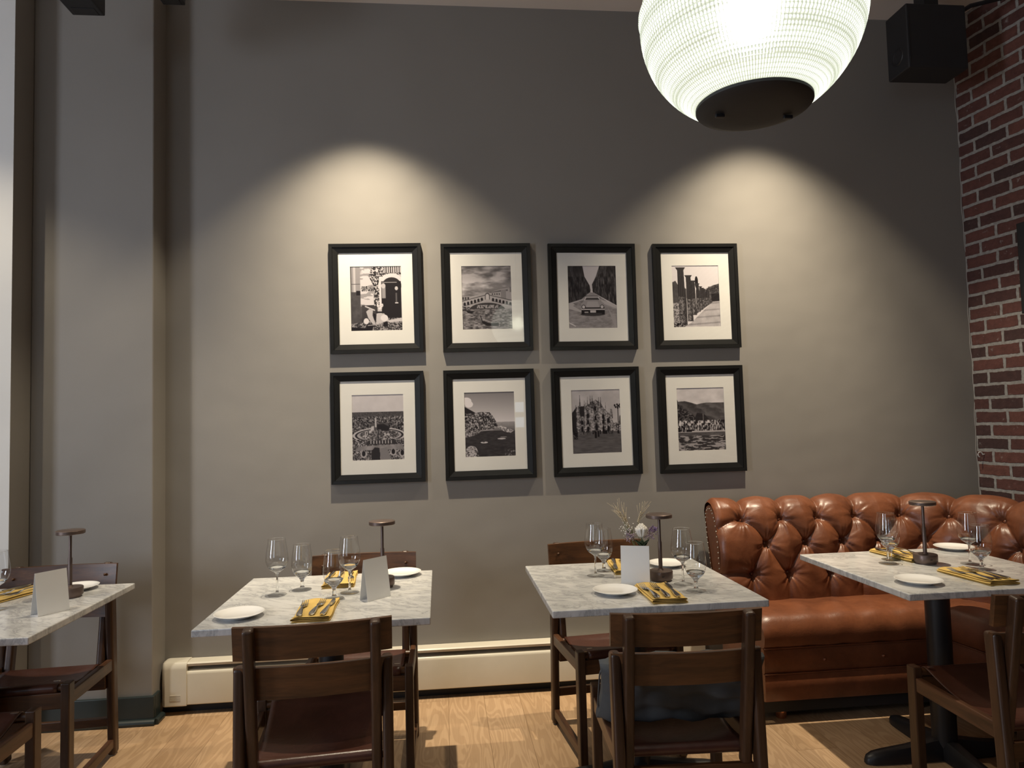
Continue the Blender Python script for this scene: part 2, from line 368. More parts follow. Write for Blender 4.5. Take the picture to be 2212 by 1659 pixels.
# pilaster skirting with shoe moulding
for (a, b, y) in ((PX, XL+0.012, PY),):
    bm = bmesh.new(); box(bm, ((a+b)/2, y-0.008, 0.066), (b-a, 0.018, 0.132), bev=0.003)
    box(bm, (XL+0.005, (y+DW-0.09)/2, 0.066), (0.016, DW-0.09-y, 0.132), bev=0.003)
    tube(bm, [(a, y-0.02, 0.012), (b+0.008, y-0.02, 0.012)], 0.017, 12)
    tube(bm, [(b+0.008, y-0.02, 0.012), (b+0.008, DW-0.09, 0.012)], 0.0165, 12)
    struct('baseboard_left', bm, M_TRIM)
struct('baseboard_back', B(((XL+1.4)/2, DW-0.014, 0.02), (1.4-XL, 0.028, 0.04)), M_BLACKP)
# pale caulk line where paint meets brick
bm = bmesh.new(); pts = [(XR-0.002+0.0035*math.sin(z*9.1)+0.0025*math.sin(z*31), DW-0.001, z) for z in np.linspace(0.3, 3.69, 90)]
tube(bm, pts, 0.0019, 5); struct('trim_1', bm, simple('old_caulk', (0.40, 0.37, 0.34), 0.8))

# ------------------------------------------------------------------ baseboard heater
t = thing('baseboard_heater', 'long cream enamelled baseboard heater running low along the taupe wall', 'heater', (0, DW, 0))
x0, x1 = XL+0.125, 1.36
extr = lambda pts, a, b: extrude_profile(bmesh.new(), pts, a, b, 'x')
obj('top_panel', extr([(-0.002, 0.05), (-0.002, 0.252), (-0.066, 0.250), (-0.072, 0.244), (-0.070, 0.232), (-0.064, 0.230), (-0.062, 0.240), (-0.008, 0.244), (-0.008, 0.05)], x0, x1), M_HEAT, t)
obj('damper_flap', extr([(-0.035, 0.236), (-0.066, 0.212), (-0.064, 0.205), (-0.030, 0.230)], x0, x1), M_HEATD, t)
obj('front_panel', extr([(-0.062, 0.206), (-0.070, 0.210), (-0.077, 0.205), (-0.080, 0.195), (-0.080, 0.052), (-0.076, 0.048), (-0.073, 0.052), (-0.073, 0.192), (-0.068, 0.200), (-0.062, 0.200)], x0, x1), M_HEAT, t, True, 40)
obj('fin_tube', extr([(-0.02, 0.05), (-0.02, 0.12), (-0.06, 0.12), (-0.06, 0.05)], x0, x1-0.02), M_BLACKP, t)
cap = [(-0.002, 0.045), (-0.002, 0.256), (-0.045, 0.256), (-0.068, 0.252), (-0.080, 0.240), (-0.085, 0.222), (-0.086, 0.05), (-0.083, 0.045)]
c_ = obj('end_cap', extr(cap, XL+0.030, x0+0.006), M_HEAT, t, True, 30)
bm = bmesh.new(); rows = []
for k in range(7):
    a = k/6*PI/2; q = 1-0.55*(1-math.cos(a)); xx = XL+0.030-0.024*math.sin(a)
    rows.append([bm.verts.new((xx, -0.002+(p+0.002)*q, 0.15+(z-0.15)*(1-0.12*(1-math.cos(a))))) for p, z in cap])
for a, b in zip(rows, rows[1:]):
    for i in range(len(cap)): bm.faces.new((a[i], a[(i+1) % len(cap)], b[(i+1) % len(cap)], b[i]))
bm.faces.new(rows[-1]); obj('end_cap', bm, M_HEAT, t, True, 50)
bm = bmesh.new()
for k in range(5): box(bm, (x0-0.045, -0.0865, 0.075+0.006*k), (0.05, 0.002, 0.0022))
obj('vent_mark', bm, M_HEAT, c_)

# ------------------------------------------------------------------ pictures
PW, PH = 150, 193
class Cv:
    """paints one black and white print as an array of tones (rows from the top)"""
    def __init__(s, bg, seed=0):
        s.w, s.h = PW*2, PH*2; s.a = np.full((s.h, s.w), float(bg)); s.rng = np.random.RandomState(seed)
        s.Y, s.X = np.mgrid[0:s.h, 0:s.w]; s.X = (s.X+0.5)/s.w; s.Y = (s.Y+0.5)/s.h
    def fbm(s, sx, sy, oct=4, gain=0.55):
        out = np.zeros((s.h, s.w)); amp = 1; tot = 0
        for o in range(oct):
            gx, gy = int(sx*2**o)+2, int(sy*2**o)+2; g = s.rng.rand(gy, gx)
            x = s.X*(gx-1.001); y = s.Y*(gy-1.001); xi = x.astype(int); yi = y.astype(int); fx = x-xi; fy = y-yi
            fx = fx*fx*(3-2*fx); fy = fy*fy*(3-2*fy)
            v = (g[yi, xi]*(1-fx)+g[yi, xi+1]*fx)*(1-fy)+(g[yi+1, xi]*(1-fx)+g[yi+1, xi+1]*fx)*fy
            out += v*amp; tot += amp; amp *= gain
        return out/tot
    def poly(s, pts):
        m = np.zeros((s.h, s.w), bool); n = len(pts)
        for i in range(n):
            (x1, y1), (x2, y2) = pts[i], pts[(i+1) % n]
            if y1 == y2: continue
            c = ((y1 > s.Y) != (y2 > s.Y)) & (s.X < (x2-x1)*(s.Y-y1)/(y2-y1)+x1); m ^= c
        return m
    def ell(s, x, y, rx, ry): return ((s.X-x)/rx)**2+((s.Y-y)/ry)**2 < 1
    def rect(s, x0, y0, x1, y1): return (s.X > x0) & (s.X < x1) & (s.Y > y0) & (s.Y < y1)
    def line(s, x0, y0, x1, y1, w):
        dx, dy = x1-x0, (y1-y0)*1.28; L2 = dx*dx+dy*dy+1e-9; px = s.X-x0; py = (s.Y-y0)*1.28
        t = np.clip((px*dx+py*dy)/L2, 0, 1); return np.hypot(px-t*dx, py-t*dy) < w
    def put(s, m, v): s.a = np.where(m, v, s.a)
    def final(s):
        a = np.clip(s.a, 0.01, 1); return (a[0::2, 0::2]+a[1::2, 0::2]+a[0::2, 1::2]+a[1::2, 1::2])/4

def pic_scooter():
    c = Cv(0.72, 1); sp = c.fbm(60, 70, 3); lo = c.fbm(6, 8, 4)
    c.put(c.X < 0.2, 0.55); c.put(c.rect(0.07, 0, 0.11, 0.42), 0.74); c.put(c.rect(0, 0, 0.035, 0.5), 0.3)
    c.put(c.rect(0.0, 0.40, 0.24, 1), 0.10+0.25*lo); c.put(c.rect(0.12, 0.38, 0.20, 0.45), 0.06)
    c.put(c.line(0, 0.28, 0.45, 0.28, 0.006), 0.3); c.put(c.rect(0.2, 0.02, 0.45, 0.62), 0.82-0.25*(c.fbm(4, 14) > 0.56))
    c.put(c.rect(0.22, 0.31, 0.45, 0.39) & (sp > 0.55), 0.1); c.put(c.rect(0.22, 0.60, 0.52, 1), 0.10+0.15*lo)
    c.put(c.poly([(0.44, 0.0), (1, 0), (1, 0.14), (0.72, 0.14), (0.58, 0.22), (0.56, 0.62), (0.46, 0.62), (0.45, 0.3), (0.36, 0.16)]), np.where(sp > 0.53, 0.8, 0.08))
    c.put(c.rect(0.66, 0.0, 1, 0.11), np.where(np.sin(c.X*150) > 0, 0.8, 0.15)); c.put(c.rect(0.56, 0.17, 0.62, 0.62), 0.86)
    ar = c.ell(0.8, 0.32, 0.26, 0.20) & (c.Y < 0.34); c.put(ar, 0.84); c.put(c.ell(0.8, 0.34, 0.20, 0.16) & (c.Y < 0.34), 0.12)
    c.put(c.rect(0.60, 0.24, 0.98, 0.80), 0.07); c.put(c.rect(0.61, 0.30, 0.68, 0.50), 0.55); c.put(c.rect(0.61, 0.25, 0.90, 0.265), 0.5)
    c.put(c.rect(0.87, 0.42, 0.90, 0.58), 0.3); c.put(c.ell(0.89, 0.35, 0.03, 0.03) | c.ell(0.64, 0.31, 0.04, 0.04), 0.75); c.put(c.rect(0.86, 0.565, 0.92, 0.58), 0.8)
    fl = c.Y > 0.80; c.put(fl & (c.Y > 0.82+0.12*(0.55-c.X)), np.where(sp > 0.52, 0.55, 0.14)); c.put(c.poly([(0.68, 0.84), (0.98, 0.80), (1, 0.85), (0.75, 0.87)]), 0.75)
    c.put(c.poly([(0.0, 0.93), (0.3, 0.95), (0.45, 1), (0, 1)]), 0.05)
    c.put(c.ell(0.36, 0.93, 0.07, 0.05) | c.ell(0.66, 0.89, 0.05, 0.045), 0.05)
    c.put(c.poly([(0.30, 0.70), (0.36, 0.66), (0.43, 0.68), (0.42, 0.76), (0.48, 0.90), (0.42, 0.89), (0.34, 0.80)]), 0.70)
    c.put(c.ell(0.30, 0.845, 0.05, 0.045), 0.85); c.put(c.poly([(0.48, 0.90), (0.50, 0.73), (0.64, 0.73), (0.72, 0.80), (0.72, 0.84), (0.62, 0.87)]), 0.72)
    c.put(c.ell(0.645, 0.80, 0.07, 0.05), 0.86); c.put(c.poly([(0.43, 0.72), (0.48, 0.74), (0.49, 0.86), (0.45, 0.82)]), 0.05)
    c.put(c.rect(0.49, 0.70, 0.66, 0.725), 0.08); c.put(c.line(0.29, 0.62, 0.46, 0.68, 0.012), 0.75); c.put(c.ell(0.57, 0.61, 0.06, 0.06) & (sp > 0.47), 0.88); c.put(c.line(0.33, 0.91, 0.62, 0.89, 0.008), 0.6)
    return c.final()
def pic_bridge():
    c = Cv(0.5, 2); cl = c.fbm(3, 12, 4); c.a = 0.48+0.42*np.clip((cl-0.42)*3, -0.4, 0.5)+0.18*np.exp(-((c.Y-0.33)/0.1)**2)
    wt = c.fbm(20, 70, 3); sp = c.fbm(60, 50, 2)
    c.put(c.poly([(0, 0.47), (0.1, 0.49), (0.3, 0.46), (0.42, 0.44), (0.5, 0.45), (0.6, 0.41), (0.78, 0.37), (0.9, 0.36), (1, 0.38), (1, 0.7), (0, 0.7)]), 0.62)
    c.put(c.poly([(0.56, 0.42), (0.78, 0.385), (0.92, 0.375), (0.92, 0.40), (0.56, 0.43)]), 0.35); c.put(c.rect(0.78, 0.38, 0.88, 0.52), 0.5); c.put(c.rect(0.955, 0.34, 0.985, 0.42), 0.4)
    for k in range(4): c.put(c.rect(0.60+0.045*k, 0.435, 0.622+0.045*k, 0.46), 0.2)
    c.put(c.rect(0, 0.47, 0.16, 0.60), 0.55)
    for k in range(3): c.put(c.rect(0.02+0.05*k, 0.49, 0.045+0.05*k, 0.53), 0.15)
    c.put(c.poly([(0, 0.56), (0.46, 0.46), (0.56, 0.46), (1, 0.55), (1, 0.66), (0.75, 0.60), (0.5, 0.56), (0.25, 0.60), (0.15, 0.66), (0, 0.66)]), 0.66)
    c.put(c.line(0, 0.555, 0.46, 0.465, 0.007) | c.line(0.56, 0.465, 1, 0.55, 0.007), 0.25); c.put(c.line(0, 0.64, 0.4, 0.555, 0.005) | c.line(0.6, 0.555, 1, 0.63, 0.005), 0.3)
    for k in range(6):
        x = 0.06+0.068*k; y = 0.595-0.0145*k; c.put(c.rect(x-0.022, y-0.005, x+0.022, y+0.028) | c.ell(x, y-0.003, 0.022, 0.02), 0.10)
        x = 0.62+0.068*k; y = 0.53+0.0135*k; c.put(c.rect(x-0.022, y-0.005, x+0.022, y+0.026) | c.ell(x, y-0.003, 0.022, 0.02), 0.12)
    c.put(c.ell(0.51, 0.47, 0.05, 0.045) | c.rect(0.46, 0.47, 0.56, 0.53), 0.3); c.put(c.ell(0.51, 0.475, 0.032, 0.03) | c.rect(0.478, 0.475, 0.542, 0.53), 0.75)
    c.put(c.ell(0.5, 0.70, 0.36, 0.12) & (c.Y < 0.68), 0.18); c.put(c.rect(0.30, 0.615, 0.72, 0.665) & (sp > 0.42), 0.6)
    c.put(c.Y > 0.675, 0.42+0.4*(wt-0.5)*2); c.put(c.rect(0, 0.64, 0.16, 0.70) & (sp > 0.4), 0.15)
    c.put(c.poly([(0.08, 0.70), (0.24, 0.71), (0.2, 0.74), (0.12, 0.735)]), 0.08)
    c.put(c.poly([(0.37, 0.77), (0.40, 0.86), (0.55, 0.90), (0.72, 0.89), (0.72, 0.94), (0.5, 0.94), (0.40, 0.90), (0.355, 0.78)]), 0.10)
    return c.final()
def pic_car():
    c = Cv(0.84, 3); tr = c.fbm(40, 12, 4, 0.7); gr = c.fbm(12, 40, 4)
    c.put(c.poly([(0, 0), (0.31, 0), (0.35, 0.18), (0.45, 0.32), (0.47, 0.42), (0.3, 0.55), (0, 0.62)]), 0.05+0.5*np.clip(tr-0.30, 0, 1))
    c.put(c.poly([(1, 0), (0.66, 0), (0.58, 0.18), (0.50, 0.30), (0.50, 0.42), (0.68, 0.50), (1, 0.64)]), 0.05+0.62*np.clip(tr-0.28, 0, 1))
    c.put(c.poly([(0.47, 0.30), (0.50, 0.30), (0.51, 0.43), (0.46, 0.43)]), 0.8)
    road = c.poly([(0.44, 0.43), (0.52, 0.43), (0.70, 0.52), (1.0, 0.68), (1, 1), (0, 1), (0, 0.70), (0.3, 0.52)]); c.put(road, 0.40+0.28*gr)
    c.put(c.poly([(0, 0.60), (0.3, 0.53), (0.34, 0.54), (0.1, 0.64), (0.28, 0.72), (0.26, 0.74), (0, 0.68)]), 0.68); c.put(c.poly([(0.1, 0.60), (0.33, 0.54), (0.3, 0.64), (0.16, 0.63)]), 0.25+0.4*gr)
    c.put(c.poly([(0.66, 0.54), (0.9, 0.60), (1, 0.66), (1, 0.69), (0.7, 0.60)]), 0.72)
    c.put(c.line(0, 0.895, 0.14, 0.955, 0.009), 0.85); c.put(c.poly([(0.8, 0.66), (1, 0.9), (1, 1), (0.95, 1)]), 0.6)
    c.put(c.ell(0.5, 0.77, 0.25, 0.03), 0.2); c.put(c.rect(0.27, 0.68, 0.33, 0.77) | c.rect(0.68, 0.68, 0.74, 0.77), 0.04)
    c.put(c.poly([(0.33, 0.555), (0.36, 0.485), (0.62, 0.485), (0.66, 0.555)]), 0.78); c.put(c.poly([(0.35, 0.55), (0.375, 0.51), (0.61, 0.51), (0.645, 0.55)]), 0.25); c.put(c.line(0.36, 0.487, 0.62, 0.487, 0.006), 0.12)
    c.put(c.poly([(0.27, 0.60), (0.33, 0.56), (0.66, 0.56), (0.73, 0.60), (0.75, 0.68), (0.74, 0.74), (0.27, 0.74), (0.265, 0.66)]), 0.58)
    c.put(c.poly([(0.40, 0.57), (0.60, 0.57), (0.64, 0.66), (0.36, 0.66)]), 0.66); c.put(c.rect(0.28, 0.665, 0.74, 0.685), 0.05); c.put(c.rect(0.27, 0.69, 0.745, 0.703), 0.75); c.put(c.rect(0.27, 0.705, 0.745, 0.755), 0.07)
    for x in (0.315, 0.69): c.put(c.ell(x, 0.655, 0.042, 0.033), 0.12); c.put(c.ell(x, 0.655, 0.03, 0.024), 0.8)
    c.put(c.rect(0.445, 0.71, 0.565, 0.745), 0.78); c.put(c.rect(0.33, 0.73, 0.41, 0.75), 0.7); return c.final()
def pic_columns():
    c = Cv(0.90, 4); sp = c.fbm(50, 60, 3); lo = c.fbm(10, 10, 4)
    c.put(c.poly([(0.0, 0.28), (0.08, 0.25), (0.14, 0.33), (0.3, 0.38), (0.3, 1), (0, 1)]), 0.08+0.25*lo)
    c.put(c.poly([(0.72, 0.38), (0.86, 0.33), (1, 0.30), (1, 0.60), (0.7, 0.60)]), 0.12+0.5*(sp-0.3)); c.put(c.rect(0.76, 0.35, 0.82, 0.37), 0.3); c.put(c.rect(0.82, 0.46, 1, 0.60), 0.1)
    c.put(c.poly([(0.84, 0.59), (1, 0.58), (1, 1), (0.2, 1), (0.38, 0.92)]), 0.62+0.18*lo-0.14*(np.sin(c.Y*60+c.X*3) > 0.75))
    c.put(c.rect(0, 0.60, 0.14, 0.95), np.where(sp > 0.5, 0.65, 0.3)); c.put(c.ell(0.52, 0.28, 0.035, 0.10), 0.06)
    cols = [(0.76, 0.42, 0.62, 0.02), (0.72, 0.40, 0.64, 0.022), (0.68, 0.385, 0.66, 0.024), (0.645, 0.37, 0.68, 0.026), (0.60, 0.345, 0.72, 0.03), (0.535, 0.30, 0.75, 0.038), (0.44, 0.255, 0.80, 0.05), (0.35, 0.17, 0.90, 0.062), (0.19, 0.045, 0.93, 0.082)]
    c.put(c.poly([(0.5, 0.4), (0.78, 0.43), (0.84, 0.6), (0.5, 0.78)]), 0.1+0.3*sp)
    for x, t_, b_, w_ in cols:
        top = 0.03*w_/0.08; dx = 0.02*(w_/0.08)
        c.put(c.poly([(x-w_*0.8, t_), (x+w_*0.8, t_), (x+w_+dx, b_), (x-w_*0.9+dx, b_)]), np.where(c.Y > t_+(b_-t_)*0.52, 0.12+0.85*np.clip(sp-0.25, 0, 1)*np.clip(1.3-np.abs(c.X-x)/w_, 0.3, 1), 0.10+0.12*(np.sin((c.X-x)/w_*14) > 0.2)))
        c.put(c.poly([(x-w_*1.3, t_-top*0.3), (x+w_*1.3, t_-top*0.3), (x+w_*0.9, t_+top), (x-w_*0.9, t_+top)]), 0.16)
    c.put(c.poly([(0, 0.90), (0.18, 0.93), (0.3, 0.94), (0.18, 1), (0, 1)]), np.where(sp > 0.55, 0.6, 0.05)); return c.final()
def pic_square():
    c = Cv(0.86, 5); sp = c.fbm(50, 60, 3, 0.7); lo = c.fbm(8, 10, 4)
    c.a = 0.84-0.08*lo; g = c.Y > 0.27; c.put(g, np.clip(0.28+1.5*(sp-0.52)+0.1*(0.4-c.Y), 0.05, 0.8)); c.put(c.rect(0, 0.27, 1, 0.34), 0.22+0.3*(sp-0.4))
    c.put(c.ell(0.52, 0.62, 0.50, 0.115), 0.75); c.put(c.ell(0.52, 0.62, 0.46, 0.098), 0.12); c.put(c.ell(0.52, 0.62, 0.42, 0.085), 0.62); c.put(c.ell(0.52, 0.615, 0.38, 0.075), 0.22+0.5*(sp > 0.53))
    c.put(c.rect(0.36, 0.44, 0.70, 0.56), 0.28); c.put(c.poly([(0.37, 0.49), (0.42, 0.48), (0.42, 0.55), (0.35, 0.57)]), 0.75); c.put(c.poly([(0.48, 0.46), (0.60, 0.45), (0.72, 0.50), (0.70, 0.56), (0.48, 0.55)]), 0.10)
    c.put(c.rect(0.44, 0.36, 0.47, 0.50), 0.72); c.put(c.poly([(0.38, 0.55), (0.55, 0.53), (0.6, 0.70), (0.3, 0.70)]), np.where(sp > 0.5, 0.5, 0.2)); c.put(c.line(0.50, 0.52, 0.50, 0.66, 0.006), 0.06)
    c.put(c.rect(0.0, 0.68, 1, 1), np.clip(0.35+1.6*(sp-0.5), 0.05, 0.85)); c.put(c.poly([(0.3, 0.70), (0.8, 0.69), (0.88, 0.76), (0.26, 0.76)]), 0.16)
    for k in range(8): c.put(c.rect(0.35+0.055*k, 0.70, 0.368+0.055*k, 0.745), 0.7)
    c.put(c.poly([(0.12, 0.78), (0.95, 0.76), (1, 0.84), (0.05, 0.84)]), 0.5+0.3*(lo-0.5)); c.put(c.poly([(0.36, 1), (0.37, 0.85), (0.43, 0.80), (0.52, 0.81), (0.53, 1)]), 0.12); c.put(c.poly([(0.53, 0.82), (0.66, 0.80), (0.74, 1), (0.53, 1)]), 0.46)
    for x, y in ((0.22, 0.90), (0.78, 0.88), (0.95, 0.90)): c.put(c.ell(x, y, 0.06, 0.05), 0.65); c.put(c.ell(x, y-0.01, 0.035, 0.04), 0.1)
    return c.final()
def pic_coast():
    c = Cv(0.6, 6); sp = c.fbm(50, 60, 3, 0.7); wv = c.fbm(14, 60, 3)
    c.a = 0.48+0.38*np.clip((c.Y)/0.48, 0, 1)**1.1; c.put(c.Y > 0.47, 0.60-0.9*(c.Y-0.47)); c.put(c.Y > 0.60, 0.10+0.14*wv+0.10*np.clip((c.X-0.5), 0, 1)*np.clip(1.1-c.Y, 0, 1))
    c.put(c.Y > 0.47+0.0*c.X, np.where(c.Y < 0.60, 0.55-1.6*(c.Y-0.47)+0.1*wv, c.a))
    c.put(c.ell(0.05, 0.14, 0.10, 0.055) | c.ell(0.10, 0.19, 0.08, 0.05), 0.92)
    c.put(c.poly([(0, 0.22), (0.24, 0.33), (0.2, 0.42), (0, 0.42)]), 0.10)
    c.put(c.poly([(0, 0.33), (0.2, 0.33), (0.34, 0.31), (0.50, 0.32), (0.56, 0.38), (0.62, 0.46), (0.65, 0.53), (0.58, 0.575), (0.36, 0.60), (0.2, 0.66), (0, 0.70)]), np.clip(0.25+1.9*(sp-0.47), 0.05, 0.85))
    c.put(c.poly([(0, 0.62), (0.2, 0.58), (0.30, 0.62), (0.22, 0.66), (0, 0.70)]), np.clip(0.4+1.4*(sp-0.47), 0.1, 0.85)); c.put(c.line(0.3, 0.60, 0.56, 0.58, 0.008), 0.6)
    c.put(c.poly([(0.63, 0.54), (0.72, 0.53), (0.86, 0.57), (0.97, 0.61), (0.9, 0.64), (0.78, 0.62)]), np.clip(0.55+1.5*(sp-0.48), 0.1, 0.9))
    c.put(c.ell(0.72, 0.725, 0.08, 0.010) | c.ell(0.38, 0.775, 0.07, 0.013), 0.8); c.put(c.ell(0.76, 0.70, 0.07, 0.007), 0.5); c.put(c.ell(0.37, 0.765, 0.025, 0.01), 0.3)
    c.put((c.ell(0.13, 0.92, 0.12, 0.10) | c.rect(0, 0.96, 0.28, 1)) & (sp > 0.46), 0.72); c.put(c.rect(0.78, 0.88, 1, 1) & (sp > 0.62), 0.5); return c.final()
def pic_cathedral():
    c = Cv(0.7, 7); sp = c.fbm(44, 60, 3, 0.7); cl = c.fbm(4, 5, 4); c.a = 0.62+0.22*cl
    body = c.poly([(0.0, 0.38), (0.10, 0.28), (0.16, 0.25), (0.24, 0.27), (0.33, 0.25), (0.40, 0.20), (0.50, 0.165), (0.60, 0.22), (0.66, 0.30), (0.74, 0.37), (0.82, 0.40), (0.84, 0.66), (0, 0.68)])
    c.put(body, np.clip(0.40+1.1*(sp-0.5)+0.14*np.sin(c.X*210), 0.06, 0.82)); c.put(body & (c.X < 0.1), 0.10)
    c.put(c.poly([(0.17, 0.27), (0.26, 0.26), (0.26, 0.42), (0.18, 0.42)]), 0.12)
    for x, y0, y1, w_ in ((0.18, 0.06, 0.26, 0.012), (0.27, 0.15, 0.3, 0.009), (0.335, 0.12, 0.26, 0.009), (0.39, 0.075, 0.24, 0.011), (0.43, 0.08, 0.22, 0.011), (0.56, 0.105, 0.26, 0.011), (0.60, 0.10, 0.28, 0.011), (0.695, 0.21, 0.40, 0.013), (0.79, 0.29, 0.44, 0.011), (0.82, 0.30, 0.46, 0.013), (0.10, 0.23, 0.3, 0.008), (0.06, 0.30, 0.4, 0.008), (0.025, 0.34, 0.42, 0.008), (0.30, 0.17, 0.3, 0.006), (0.53, 0.16, 0.24, 0.006)):
        c.put(c.poly([(x-w_, y1), (x-w_*0.5, (y0+y1)/2), (x, y0), (x+w_*0.5, (y0+y1)/2), (x+w_, y1)]), 0.16)
    for x in (0.13, 0.28, 0.395, 0.43, 0.575, 0.605, 0.70, 0.80): c.put(c.rect(x-0.014, 0.30, x+0.014, 0.66), np.clip(0.58+1.0*(sp-0.5), 0.2, 0.85))
    for x, y in ((0.21, 0.60), (0.33, 0.60), (0.50, 0.56), (0.64, 0.60), (0.74, 0.60), (0.21, 0.50), (0.33, 0.50), (0.33, 0.40), (0.485, 0.44), (0.64, 0.50), (0.64, 0.42), (0.48, 0.29), (0.74, 0.48)):
        c.put(c.rect(x-0.022, y, x+0.022, y+(0.08 if y > 0.55 else 0.045)) | c.ell(x, y, 0.022, 0.025), 0.06)
    c.put(c.poly([(0.84, 0.53), (1, 0.51), (1, 0.66), (0.84, 0.66)]), 0.2+0.5*(sp > 0.5)); c.put(c.poly([(0.97, 0.43), (1, 0.40), (1, 0.54), (0.96, 0.54)]), 0.12)
    c.put(c.Y > 0.655, 0.24+0.16*c.fbm(8, 60, 3)); c.put(c.rect(0, 0.64, 1, 0.70) & (c.fbm(46, 8, 2) > 0.5), 0.05); c.put(c.rect(0.04, 0.66, 0.12, 0.77) & (sp > 0.4), 0.04); c.put(c.rect(0.455, 0.655, 0.50, 0.76) | c.rect(0.515, 0.65, 0.55, 0.74), 0.05)
    c.put(c.line(0.94, 0.26, 0.945, 0.66, 0.008), 0.08)
    for x, y in ((0.88, 0.26), (0.90, 0.29), (0.93, 0.25), (0.96, 0.27), (0.985, 0.25), (0.985, 0.29), (0.94, 0.30)): c.put(c.ell(x, y, 0.018, 0.016), 0.06)
    c.put(c.rect(0.875, 0.275, 0.99, 0.285), 0.1); return c.final()
def pic_lake():
    c = Cv(0.85, 8); sp = c.fbm(46, 60, 3, 0.7); cl = c.fbm(4, 6, 4); c.a = 0.70+0.25*cl
    mt = c.poly([(0, 0.23), (0.06, 0.22), (0.18, 0.215), (0.30, 0.24), (0.42, 0.27), (0.52, 0.255), (0.63, 0.245), (0.8, 0.25), (1, 0.25), (1, 0.6), (0, 0.6)])
    rid = c.fbm(10, 22, 4); sh = np.sin((c.X*0.9-c.Y*1.6)*22+rid*6); c.put(mt, 0.20+0.10*rid+0.05*sh+0.10*np.clip(c.X-0.3, 0, 1))
    c.put(c.poly([(0, 0.17), (0.03, 0.21), (0.06, 0.30), (0.30, 0.40), (0.42, 0.52), (0, 0.56)]), np.clip(0.14+0.9*(sp-0.45), 0.04, 0.5))
    c.put(c.poly([(0.42, 0.40), (0.56, 0.42), (0.66, 0.50), (0.5, 0.54), (0.36, 0.50)]), 0.13)
    c.put(c.rect(0, 0.52, 1, 0.70), np.clip(0.38+2.2*(c.fbm(40, 30, 2)-0.5), 0.05, 0.85)); c.put(c.rect(0, 0.60, 1, 0.695) & (np.sin(c.X*170) > 0.4), 0.08); c.put(c.rect(0.2, 0.665, 0.34, 0.70), 0.05)
    c.put(c.rect(0.535, 0.44, 0.55, 0.56) | c.poly([(0.53, 0.44), (0.5425, 0.40), (0.555, 0.44)]), 0.45); c.put(c.rect(0.525, 0.40, 0.535, 0.53), 0.1); c.put(c.rect(0.3, 0.685, 1, 0.70), 0.7)
    wv = c.fbm(10, 60, 3, 0.6); c.put(c.Y > 0.705, np.where(wv > 0.60-0.10*(c.Y-0.7)/0.3, 0.62, 0.10+0.22*wv)); c.put((c.Y > 0.705) & (c.Y < 0.76), 0.2+0.2*wv); return c.final()

t_ = NT('photo_print'); at = t_.add('ShaderNodeAttribute', attribute_name='Print'); t_.base(at); t_.p.inputs['Roughness'].default_value = 0.5
t_.p.inputs['Specular IOR Level'].default_value = 0.3; M_PRINT = t_.m
FW, FH, FT = 0.484, 0.583, 0.024
def print_mesh(tones, w_, h_):
    H_, W_ = tones.shape
    xs = np.linspace(-w_/2, w_/2, W_); zs = np.linspace(h_/2, -h_/2, H_)
    vs = [(float(x), -0.0075, float(z)) for z in zs for x in xs]
    fs = [(j*W_+i, (j+1)*W_+i, (j+1)*W_+i+1, j*W_+i+1) for j in range(H_-1) for i in range(W_-1)]
    me = bpy.data.meshes.new('print'); me.from_pydata(vs, [], fs); me.materials.append(M_PRINT)
    ca = me.color_attributes.new('Print', 'FLOAT_COLOR', 'POINT')
    g = np.clip(tones.ravel()*1.04, 0, 1)**1.9
    rgba = np.stack([g*0.84+0.006, g*0.775+0.0030, g*0.79+0.005, np.ones_like(g)], 1).astype(np.float32)
    ca.data.foreach_set('color', rgba.ravel()); return me
def frame_ring(bm, wo, ho, wi, hi, yo, yi, yb):
    """mitred ring between two rectangles; yo/yi front depth at outer/inner edge, yb the back"""
    R = lambda w_, h_, y: [bm.verts.new((sx*w_/2, y, sz*h_/2)) for sx, sz in ((-1, 1), (1, 1), (1, -1), (-1, -1))]
    a, b, c, d = R(wo, ho, yo), R(wi, hi, yi), R(wi, hi, yb), R(wo, ho, yb)
    for p, q in ((a, b), (b, c), (c, d), (d, a)):
        for k in range(4): bm.faces.new((p[k], p[(k+1) % 4], q[(k+1) % 4], q[k]))
pics = [(-0.3396, 2.0722, 0.0097, pic_scooter, 'framed print of a scooter parked by an ivy doorway, top left of the eight'),
        (0.2486, 2.072, 0.0067, pic_bridge, 'framed print of an arched bridge over a canal, lamp reflected in its glass'),
        (0.8271, 2.0708, -0.0014, pic_car, 'framed print of a vintage car on a tree-lined road'),
        (1.4123, 2.0705, 0.0043, pic_columns, 'framed print of a receding row of ancient stone columns'),
        (-0.3402, 1.3894, 0.0027, pic_square, 'framed print of a round city square seen from above, lower left of the eight'),
        (0.249, 1.3903, 0.0047, pic_coast, 'framed print of a rocky coast village with small boats in dark water'),
        (0.8272, 1.3911, 0.006, pic_cathedral, 'framed print of a spired gothic cathedral above a crowded square'),
        (1.4137, 1.3893, 0.0037, pic_lake, 'framed print of a lakeside town below mountains, lower right of the eight')]
BWd = 0.0475
